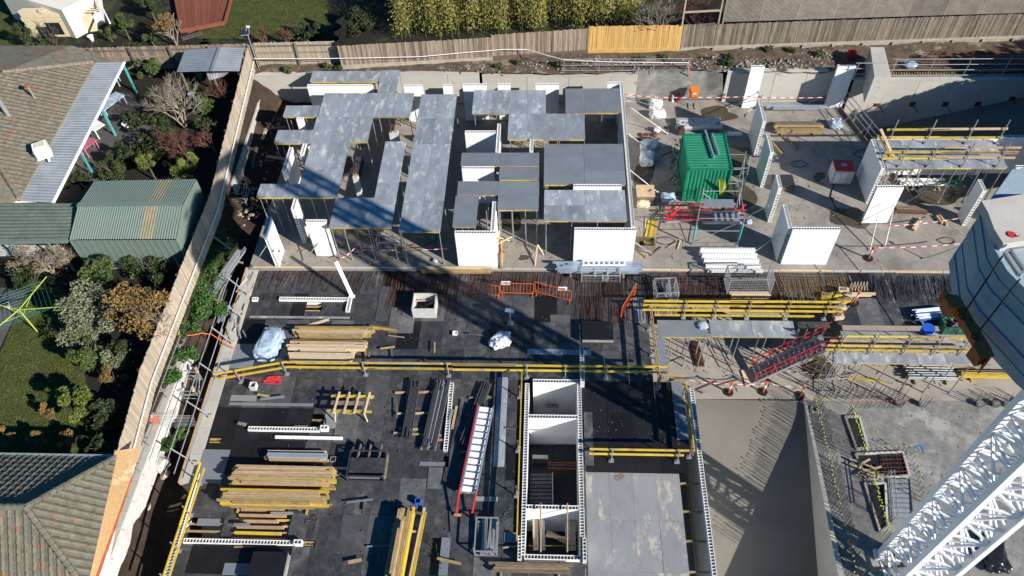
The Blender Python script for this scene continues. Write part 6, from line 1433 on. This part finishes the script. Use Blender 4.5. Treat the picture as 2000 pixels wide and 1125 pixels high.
# concrete pipes & boulders & rubble
def pipe(label, a, b_, r):
    A, B = a, b_; t = thing('concrete_pipe', label, 'pipe', B); L, Fm = frame(A, B)
    place('drum', 'barrel', 'concrete_wall', t, Fm @ Matrix.Rotation(math.pi/2, 4, 'X') @ Matrix.Diagonal((r, r, L, 1))); d = (B-A).normalized()
    L, Fm = frame(A-d*.02, A+d*.12); place('drum', 'collar', 'concrete_wall', t, Fm @ Matrix.Rotation(math.pi/2, 4, 'X') @ Matrix.Diagonal((r*1.12, r*1.12, L, 1))); L, Fm = frame(A-d*.04, A-d*.022); place('drum', 'cap', 'white_dirty', t, Fm @ Matrix.Rotation(math.pi/2, 4, 'X') @ Matrix.Diagonal((r*.9, r*.9, L, 1)))
p = P(282, 990, -.9); pipe('pale concrete pipe standing in the soil pit', p, Vector((p.x+.25, p.y-.1, -2.9)), .24)
def rock(label, x, y, z, s, m='stone', seed='rock1b', cat='boulder', name='boulder', sc_=(1, .8, .6)):
    p = P(x, y, z); o = place('rock'+seed, name, m, None, Matrix.Translation(p) @ Matrix.Rotation(R(0, 6), 4, 'Z') @ Matrix.Diagonal((s*sc_[0], s*sc_[1], s*sc_[2], 1))); return tag(o, label, cat)
rock('tan boulder in the soil pit near the bottom edge', 260, 1085, -2.6, .42, seed='1b'); rock('broken concrete lump beside the pale boundary wall', 312, 905, -.6, .6, 'concrete_wall', '2b'); rock('small tan boulder below the concrete lump', 322, 925, -.8, .3, 'stone', '3b')
def rubble(label, pts, n, z, s0, s1, m='rubble', rx=12, ry=6, name='rubble', zf=None):
    t = thing(name, label, 'rubble', P(*pts[0], z))
    for i in range(n):
        x, y = random.choice(pts); x += random.gauss(0, rx); y += random.gauss(0, ry); s = R(s0, s1); place('rock'+random.choice('456'), 'stone', m, t, Matrix.Translation(P(x, y, z if zf is None else zf(x, y))+Vector((0, 0, s*.3))) @ Matrix.Rotation(R(0, 6), 4, 'Z') @ Matrix.Diagonal((s, s*R(.6, 1), s*R(.5, .8), 1)))
rubble('line of broken concrete along the left side of the container', [(1318, 325), (1322, 345), (1326, 362), (1330, 375), (1320, 310), (1316, 290)], 90, 0, .05, .15, rx=6, ry=8)
rubble('stones on the soil beside the upper left deck', [(530, 230), (520, 260), (510, 300), (500, 330)], 70, 0, .05, .14, 'rubble', 14, 12)
rubble('brown stones on the soil beside the dismantled frames', [(490, 380), (500, 410), (480, 420), (470, 370)], 60, 0, .06, .18, 'stone', 12, 12)
rubble('grey gravel on the dirt bench under the tall panel', [(1430, 130), (1480, 118), (1540, 125), (1400, 130)], 110, 2.42, .04, .12, 'rubble', 24, 6)
rubble('stones on the dirt bench behind centre decks', [(1000, 135), (1100, 132), (1200, 128), (1280, 128), (900, 132)], 110, 2.42, .04, .12, 'stone', 36, 5)
rubble('stones strewn in the soil pit', [(300, 960), (330, 1000), (290, 1060), (350, 940)], 60, -2.7, .04, .12, 'soil', 24, 24)
rubble('brown rusty offcut heap near the small white sack', [(1275, 262), (1262, 268)], 26, 0, .08, .2, 'rust', 12, 5, name='offcut_heap')
rubble('debris around the crate below the long side wall', [(1270, 385), (1300, 400), (1290, 380)], 26, 0, .04, .12, 'rubble', 14, 8)
# rusty bar bundles on the bench top right
for i, (y, lb) in enumerate([(108, 'rusty long bar bundle against the sleepers on the bench'), (118, 'rusty long bar bundle in the middle of the bench'), (127, 'rusty long bar bundle nearest the bench rail')]):
    stack(lb, 1920, y, 2.42, 7.5, 12, 2, bw=.05, gap=.02, mats=('rust', 'rust', 'timber_old'), tube_=True, dunn=False, part='bar', name='bar_bundle', cat='bar bundle', jit=.9)
t = thing('joist_row', 'row of short yellow joists along the retaining wall top', 'joists', P(1850, 146, 2.3))
for i in range(58):
    p = P(1732+i*5.2, 150, 2.25); p.y = yw+.55; box('joist', 'lvl', t, p, (.06, .35, .1), R(-.1, .1))
p = P(1840, 150, 2.25); box('ledge', 'concrete_rough', t, (P(1860, 150, 2.25).x+1, yw+.5, 2.12), (9, .7, .1))
A = P(1690, 165, 2.1); t = thing('grating', 'grey bar grating panel at the end of the long wall', 'grating', A)
for i in range(26): q = P(1668+i*2.6, 168, 2.15); box('bar', 'galv', t, (q.x, yw+.45, 2.2), (.025, .8, .04))
box('frame', 'galv', t, (P(1700, 168, 2.15).x, yw+.08, 2.18), (2.0, .04, .06)); box('frame', 'galv', t, (P(1700, 168, 2.15).x, yw+.85, 2.18), (2.0, .04, .06))
# items on bank: poles, conduit, mesh screen
t = thing('bank_pole', 'pale pole lying across the ivy at the fence', 'pole', P(420, 465, 1.8)); beam('pole', 'paling_w', t, P(402, 452, 2.2), P(450, 486, 1.6), .1, .08)
t = thing('mesh_screen', 'fine wire mesh screen laid across the bank', 'mesh', P(340, 825, .8)); m = MB()
A, B, C_, D_ = P(285, 812, 1.6), P(378, 812, .6), P(384, 832, .6), P(290, 832, 1.2)
for i in range(30): m.tube(A.lerp(B, i/29), D_.lerp(C_, i/29), .005, n=3)
for i in range(8): m.tube(A.lerp(D_, i/7), B.lerp(C_, i/7), .005, n=3)
m.build('wire', 'galv', t)
t = thing('fire_extinguishers', 'two small gas bottles at the foot of the back wall', 'bottles', P(1316, 196, 0))
for x, m_ in ((1313, 'white'), (1323, 'red')): p = P(x, 198, 0); tube('bottle', m_, t, p, p+Vector((0, 0, .55)), .09); tube('valve', 'cable', t, p+Vector((0, 0, .55)), p+Vector((0, 0, .66)), .03)
p = P(1330, 262, 0); t = thing('compactor', 'small red machine with bent handle at the container corner', 'machine', p); box('body', 'rust', t, p+Vector((0, 0, .25)), (.35, .4, .35)); box('engine', 'steel_dark', t, p+Vector((0, .05, .5)), (.22, .25, .2)); tube('handle', 'cable', t, p+Vector((.1, .1, .5)), p+Vector((.6, .4, .9)), .02); tube('handle', 'cable', t, p+Vector((.6, .4, .9)), p+Vector((.75, .15, .85)), .02)
b = MB(); q = [P(1404, 350, 2.2), P(1416, 352, 2.2), P(1420, 385, .1), P(1406, 388, .1)]; b.add(q+[v+Vector((.02, .02, 0)) for v in q], [(0, 1, 2, 3), (7, 6, 5, 4), (0, 3, 7, 4), (1, 5, 6, 2)]); tag(b.build('yellow_sheet', 'lime'), 'bright yellow sheet hanging at the container corner', 'sheet')
# inside the stair core
cx0, cx1 = P(1034, 900, -3).x, P(1128, 900, -3).x
t = thing('core_platform', 'scaffold platform with boards in the lower core shaft', 'scaffold', P(1080, 1040, -1))
for i, (x, m_) in enumerate(((1045, 'paling_w'), (1058, 'galv'), (1108, 'galv'), (1118, 'paling_w'))):
    beam('board', m_, t, P(x, 1003, -1.0), P(x+2, 1075, -1.0), .24, .04)
beam('board', 'lvl', t, P(1068, 1040, -.8), P(1112, 1060, -.8), .22, .04); beam('board', 'timber_pale', t, P(1066, 1046, -.78), P(1112, 1052, -.75), .12, .04)
for x in (1056, 1108): tube('standard', 'lvl', t, P(x, 983, .3), P(x, 1078, .3), .03)
for y in (1000, 1066): tube('ledger', 'lvl', t, P(1032, y, -.5), P(1128, y, -.5), .025)
t = thing('core_louvres', 'dark ribbed steel deck panel in the middle core shaft', 'steel deck', P(1055, 950, -2))
for i in range(8): a, c = P(1035, 928+i*7.5, -1.9), P(1078, 928+i*7.5, -1.9); beam('rib', 'steel_dark', t, a, c, .14, .05)
tube('edge_rail', 'galv', t, P(1079, 922, -1.85), P(1080, 988, -1.85), .02)
t = thing('core_beams', 'brown waler beams across the middle core shaft', 'beams', P(1100, 910, -1.9))
for y in (904, 909, 915): beam('waler', 'rust', t, P(1070, y, -1.8), P(1127, y+1, -1.8), .06, .1)
box('light_unit', 'galv', t, P(1055, 893, -2.0), (.75, .2, .1))
t = thing('folding_trestle', 'folded steel frames standing in the upper core shaft', 'frames', P(1077, 785, -3))
for i in range(6): beam('frame_post', 'steel_dark', t, P(1065+i*4.5, 800, -3), P(1066+i*4.5, 790, -1.4), .05, .05)
for z in (-2.6, -1.6): tube('cross_bar', 'galv', t, P(1063, 795, z), P(1090, 795, z), .02)

# ---------------- crane mast and ballast
base = [P(1716, 1085, -3), P(1738, 1153, -3), P(1808, 1172, -3)]; base.append(base[0]+base[2]-base[1])
top = [b_+Vector((0, 0, 26.5)) for b_ in base]
t = thing('crane_mast', 'white lattice tower crane mast rising out of the slab at the lower right', 'crane', (base[0]+base[2])/2)
cs = [.16]*4
for b_, t_ in zip(base, top): beam('chord', 'crane', t, b_, t_, .25, .25)
n = 20
for k in range(n+1):
    f = k/n; c = [b_.lerp(t_, f) for b_, t_ in zip(base, top)]
    for i in range(4):
        beam('girt', 'crane', t, c[i], c[(i+1) % 4], .09, .09)
        if k < n:
            c2 = [b_.lerp(t_, (k+1)/n) for b_, t_ in zip(base, top)]; mid = c[i].lerp(c2[i], .5)
            beam('diagonal', 'crane', t, c[i] if (k+i) % 2 else c[(i+1) % 4], c2[(i+1) % 4] if (k+i) % 2 else c2[i], .09, .09)
            h1 = [b_.lerp(t_, (k+.5)/n) for b_, t_ in zip(base, top)]
            beam('diagonal', 'crane', t, h1[i], c2[(i+1) % 4], .06, .06)
for f in (.1, .3, .5, .7):
    c = [b_.lerp(t_, f) for b_, t_ in zip(base, top)]; c3 = [b_.lerp(t_, f+.2) for b_, t_ in zip(base, top)]
    m_ = lambda q, a, b2: q[0].lerp(q[1], a).lerp(q[3].lerp(q[2], a), b2)
    for a in (.42, .58): tube('ladder_stile', 'crane', t, m_(c, a, .5), m_(c3, a, .5), .025)
    for k in range(14): g = k/14; tube('ladder_rung', 'crane', t, m_(c, .42, .5).lerp(m_(c3, .42, .5), g), m_(c, .58, .5).lerp(m_(c3, .58, .5), g), .014)
for i in range(4): box('foot_block', 'crane', t, base[i]+Vector((0, 0, .12)), (.45, .45, .24))
# slewing unit & counter jib beyond the picture edge
tc = (top[0]+top[2])/2
t = thing('slewing_unit', 'crane slewing platform and counter jib above the mast', 'crane', tc)
box('slew_ring', 'crane', t, tc+Vector((0, 0, .4)), (2.4, 2.4, .7)); 
bz = 20.0; bal = [(1853, 515), (1862, 598), (1884, 640), (1985, 752), (2100, 850), (2250, 700), (2150, 480), (1990, 430), (1900, 448)]
bp = [P(x, y, bz) for x, y in bal]; cen = sum(bp, Vector())/len(bp)
beam('counter_jib_beam', 'crane', t, tc+Vector((-.6, 0, .9)), Vector((cen.x+1.6, cen.y, tc.z+.9)), .3, .4); beam('counter_jib_beam', 'crane', t, tc+Vector((.8, 0, .9)), Vector((cen.x+2.6, cen.y, tc.z+.9)), .3, .4)
t = thing('crane_ballast', 'stack of concrete ballast blocks, blue shade painted into their grey, hanging at the right edge', 'ballast', cen)
nl = 6; lh = .315
for k in range(nl):
    b = MB(); off = Vector((.025*(k % 3), .02*((k+1) % 2), 0)); q = [p+off for p in bp]; z0 = bz+lh*k
    b.prism(q, z0+.008, z0+lh-.008); b.build('ballast_slab', 'ballast', t)
    b = MB(); q2 = [p+(cen-p)*.012 for p in q]; b.prism(q2, z0-.01, z0+.01); b.build('joint', 'ballast', t)
zc = bz+lh*nl
b = MB(); q = [P(x, y, zc+.2) for x, y in ((1917, 392), (1930, 415), (1942, 447), (1960, 476), (2100, 455), (2150, 380), (2000, 379))]; b.prism(q, zc-.02, zc+.2); b.build('top_slab', 'ballast_top', t)
pp = P(1976, 458, zc+.21); place('drum', 'lifting_socket', 'red', t, Matrix.Translation(pp) @ Matrix.Diagonal((.08, .08, .02, 1))); box('latch', 'galv', t, pp+Vector((.1, -.06, .02)), (.05, .03, .03))
# orange steel frame, its shade coloured in as brown, with slings
zf = bz+.55
fr = [P(1862, 596, zf), P(1876, 578, zf)]
t = thing('lifting_cradle', 'orange steel cradle, shade painted in as brown, with two black slings on the side of the ballast', 'steel frame', P(1890, 640, zf))
U_, V2 = P(1868, 600, zf), P(1922, 690, zf); dv = (V2-U_).normalized(); sv = Vector((dv.y, -dv.x, 0)); sv = sv if sv.x < 0 else -sv
beam('main_beam', 'orange_steel_shaded', t, U_, V2, .17, .2); beam('flange', 'orange_steel_shaded', t, U_+Vector((0, 0, .11)), V2+Vector((0, 0, .11)), .22, .02)
for q, sg in ((U_, -1), (V2, 1)):
    beam('end_bracket', 'orange_steel_shaded', t, q-dv*.12*sg+sv*.12, q+dv*.16*sg+sv*.08, .3, .32); beam('bracket_plate', 'orange_steel_shaded', t, q+dv*.2*sg+sv*.1, q+dv*.22*sg+sv*.08, .34, .36); beam('bracket_top', 'orange_steel_shaded', t, q-dv*.14*sg+sv*.12+Vector((0, 0, .22)), q+dv*.2*sg+sv*.12+Vector((0, 0, .17)), .3, .02)
for (a, c) in (((1880, 616), (1958, 500)), ((1905, 656), (1992, 545))):
    A, B = P(*a, zf+.2), P(*c, zc+.2); tube('sling', 'cable', t, A, B, .017)
    m = MB(); m.path([A+Vector((.06*math.cos(k*.7), .08*math.sin(k*.7), -.03)) for k in range(10)], .012, 5); m.build('shackle', 'cable', t)
t = thing('ballast_clamp', 'silver steel clamp frame on top of the ballast edge', 'steel frame', P(1975, 510, zc+.3))
for a, c in (((1962, 495), (1990, 537)), ((1972, 488), (2000, 528)), ((1962, 495), (1972, 488)), ((1990, 537), (2002, 530)), ((1966, 490), (2010, 483))): beam('clamp_bar', 'galv', t, P(*a, zc+.3), P(*c, zc+.3), .05, .08)

# trees east of the site (their dappled shade falls on the back fence and the vehicle ramp)
for i, (x, y, hc, rc, lb) in enumerate([(31.8, 35.2, 4.6, 3.1, 'leafy tree just east of the vehicle ramp'), (36, 32.5, 6.2, 3.6, 'leafy tree further south east of the vehicle ramp'), (34, 38.6, 5.2, 3.0, 'leafy tree beside the far end of the long fence'), (40.5, 36, 7.5, 3.8, 'tallest leafy tree beyond the eastern boundary'), (47, 34, 10, 3.6, 'open crowned tree far east of the long fence'), (31.5, 30.5, 3.6, 2.2, 'small leafy tree east of the right hand deck')]):
    base_ = Vector((x, y, -1)); t = thing('garden_tree', lb, 'tree', base_); b = MB()
    for _ in range(3): limbs(b, base_, Vector((R(-.25, .25), R(-.25, .25), 1)).normalized(), hc*.5, .2, 4, .75)
    b.build('branches', 'bark', t); m = MB(); crown(m, base_+Vector((0, 0, hc)), rc, 9000, .2, .9, clumps=34); m.build('crown', 'leaf_olive', t)

# props, frames and timber under the decks and along the bank
t = thing('loose_timber', 'splintered timber and steel offcuts scattered under the left decks', 'timber', P(700, 470, 0))
for i in range(26): p = P(R(600, 870), R(455, 512), .03+.01*(i % 3)); box('offcut', random.choice(['timber_old', 'lvl', 'galv', 'timber']), t, p, (R(.4, 1.3), .07, .04), R(-.6, .6))
t = thing('loose_timber', 'timber offcuts lying between container and long side wall', 'timber', P(1290, 400, 0))
for i in range(18): p = P(R(1245, 1330), R(240, 500), .03+.01*(i % 3)); box('offcut', random.choice(['timber_old', 'lvl', 'timber_pale']), t, p, (R(.3, 1.0), .07, .04), R(-1.5, 1.5))
t = thing('loose_steel', 'loose steel tubes and planks on the basement slab under the walkways', 'steel', P(1700, 745, -3))
for i in range(24): p = P(R(1300, 1960), R(690, 765), -2.96+.01*(i % 3)); box('offcut', random.choice(['galv', 'timber_old', 'lvl', 'rust']), t, p, (R(.5, 1.8), .06, .04), R(-.6, .6))
t = thing('offcut_pile', 'tangle of pale timber and tube ends beside the edge rail on the bank', 'timber', P(455, 590, .2))
for i in range(22): p = P(R(425, 478), R(545, 660), .0+.03*(i % 5)); box('offcut', random.choice(['galv', 'timber_pale', 'paling_w', 'galv_blue']), t, p, (R(.4, 1.4), .06, .05), R(-1.9, -.9))

t = thing('shaft_dark_sheets', 'dark sheets added deep inside the middle and lower core shafts', 'formwork deck', P(1080, 960, -2.9))  # dark sheets added to make the shaft floors darker
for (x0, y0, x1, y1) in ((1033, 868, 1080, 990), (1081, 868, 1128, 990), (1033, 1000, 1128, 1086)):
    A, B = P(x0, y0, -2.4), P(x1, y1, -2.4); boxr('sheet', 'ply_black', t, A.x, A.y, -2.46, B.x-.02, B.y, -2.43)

rubble('grey gravel and stones along the bench under the new orange fence', [(1150, 122), (1250, 118), (1330, 122), (1050, 126), (960, 128)], 150, 2.42, .04, .13, 'rubble', 40, 6)
rubble('gravel spilled along the bench by the dark grey fence', [(1600, 112), (1560, 122), (1500, 130), (1640, 105)], 110, 2.42, .05, .14, 'rubble', 26, 7)
for x, y, r, lb in ((1250, 116, 9, 'low weeds at the right end of the new orange fence'), (1090, 124, 10, 'low weeds at the left end of the bench rail'), (1600, 104, 10, 'dry weeds by the red barrier block'), (1425, 122, 15, 'leafy weeds behind the angled tall white panel'), (560, 135, 12, 'weeds below the light fence bay'), (640, 128, 9, 'weeds beside the kink in the fence')):
    t = thing('weed', lb, 'weeds', P(x, y, GZ)); m = MB(); crown(m, P(x, y, GZ+.2), r/40, 600, .06, .6); m.build('leaves', 'leaf_mid', t)
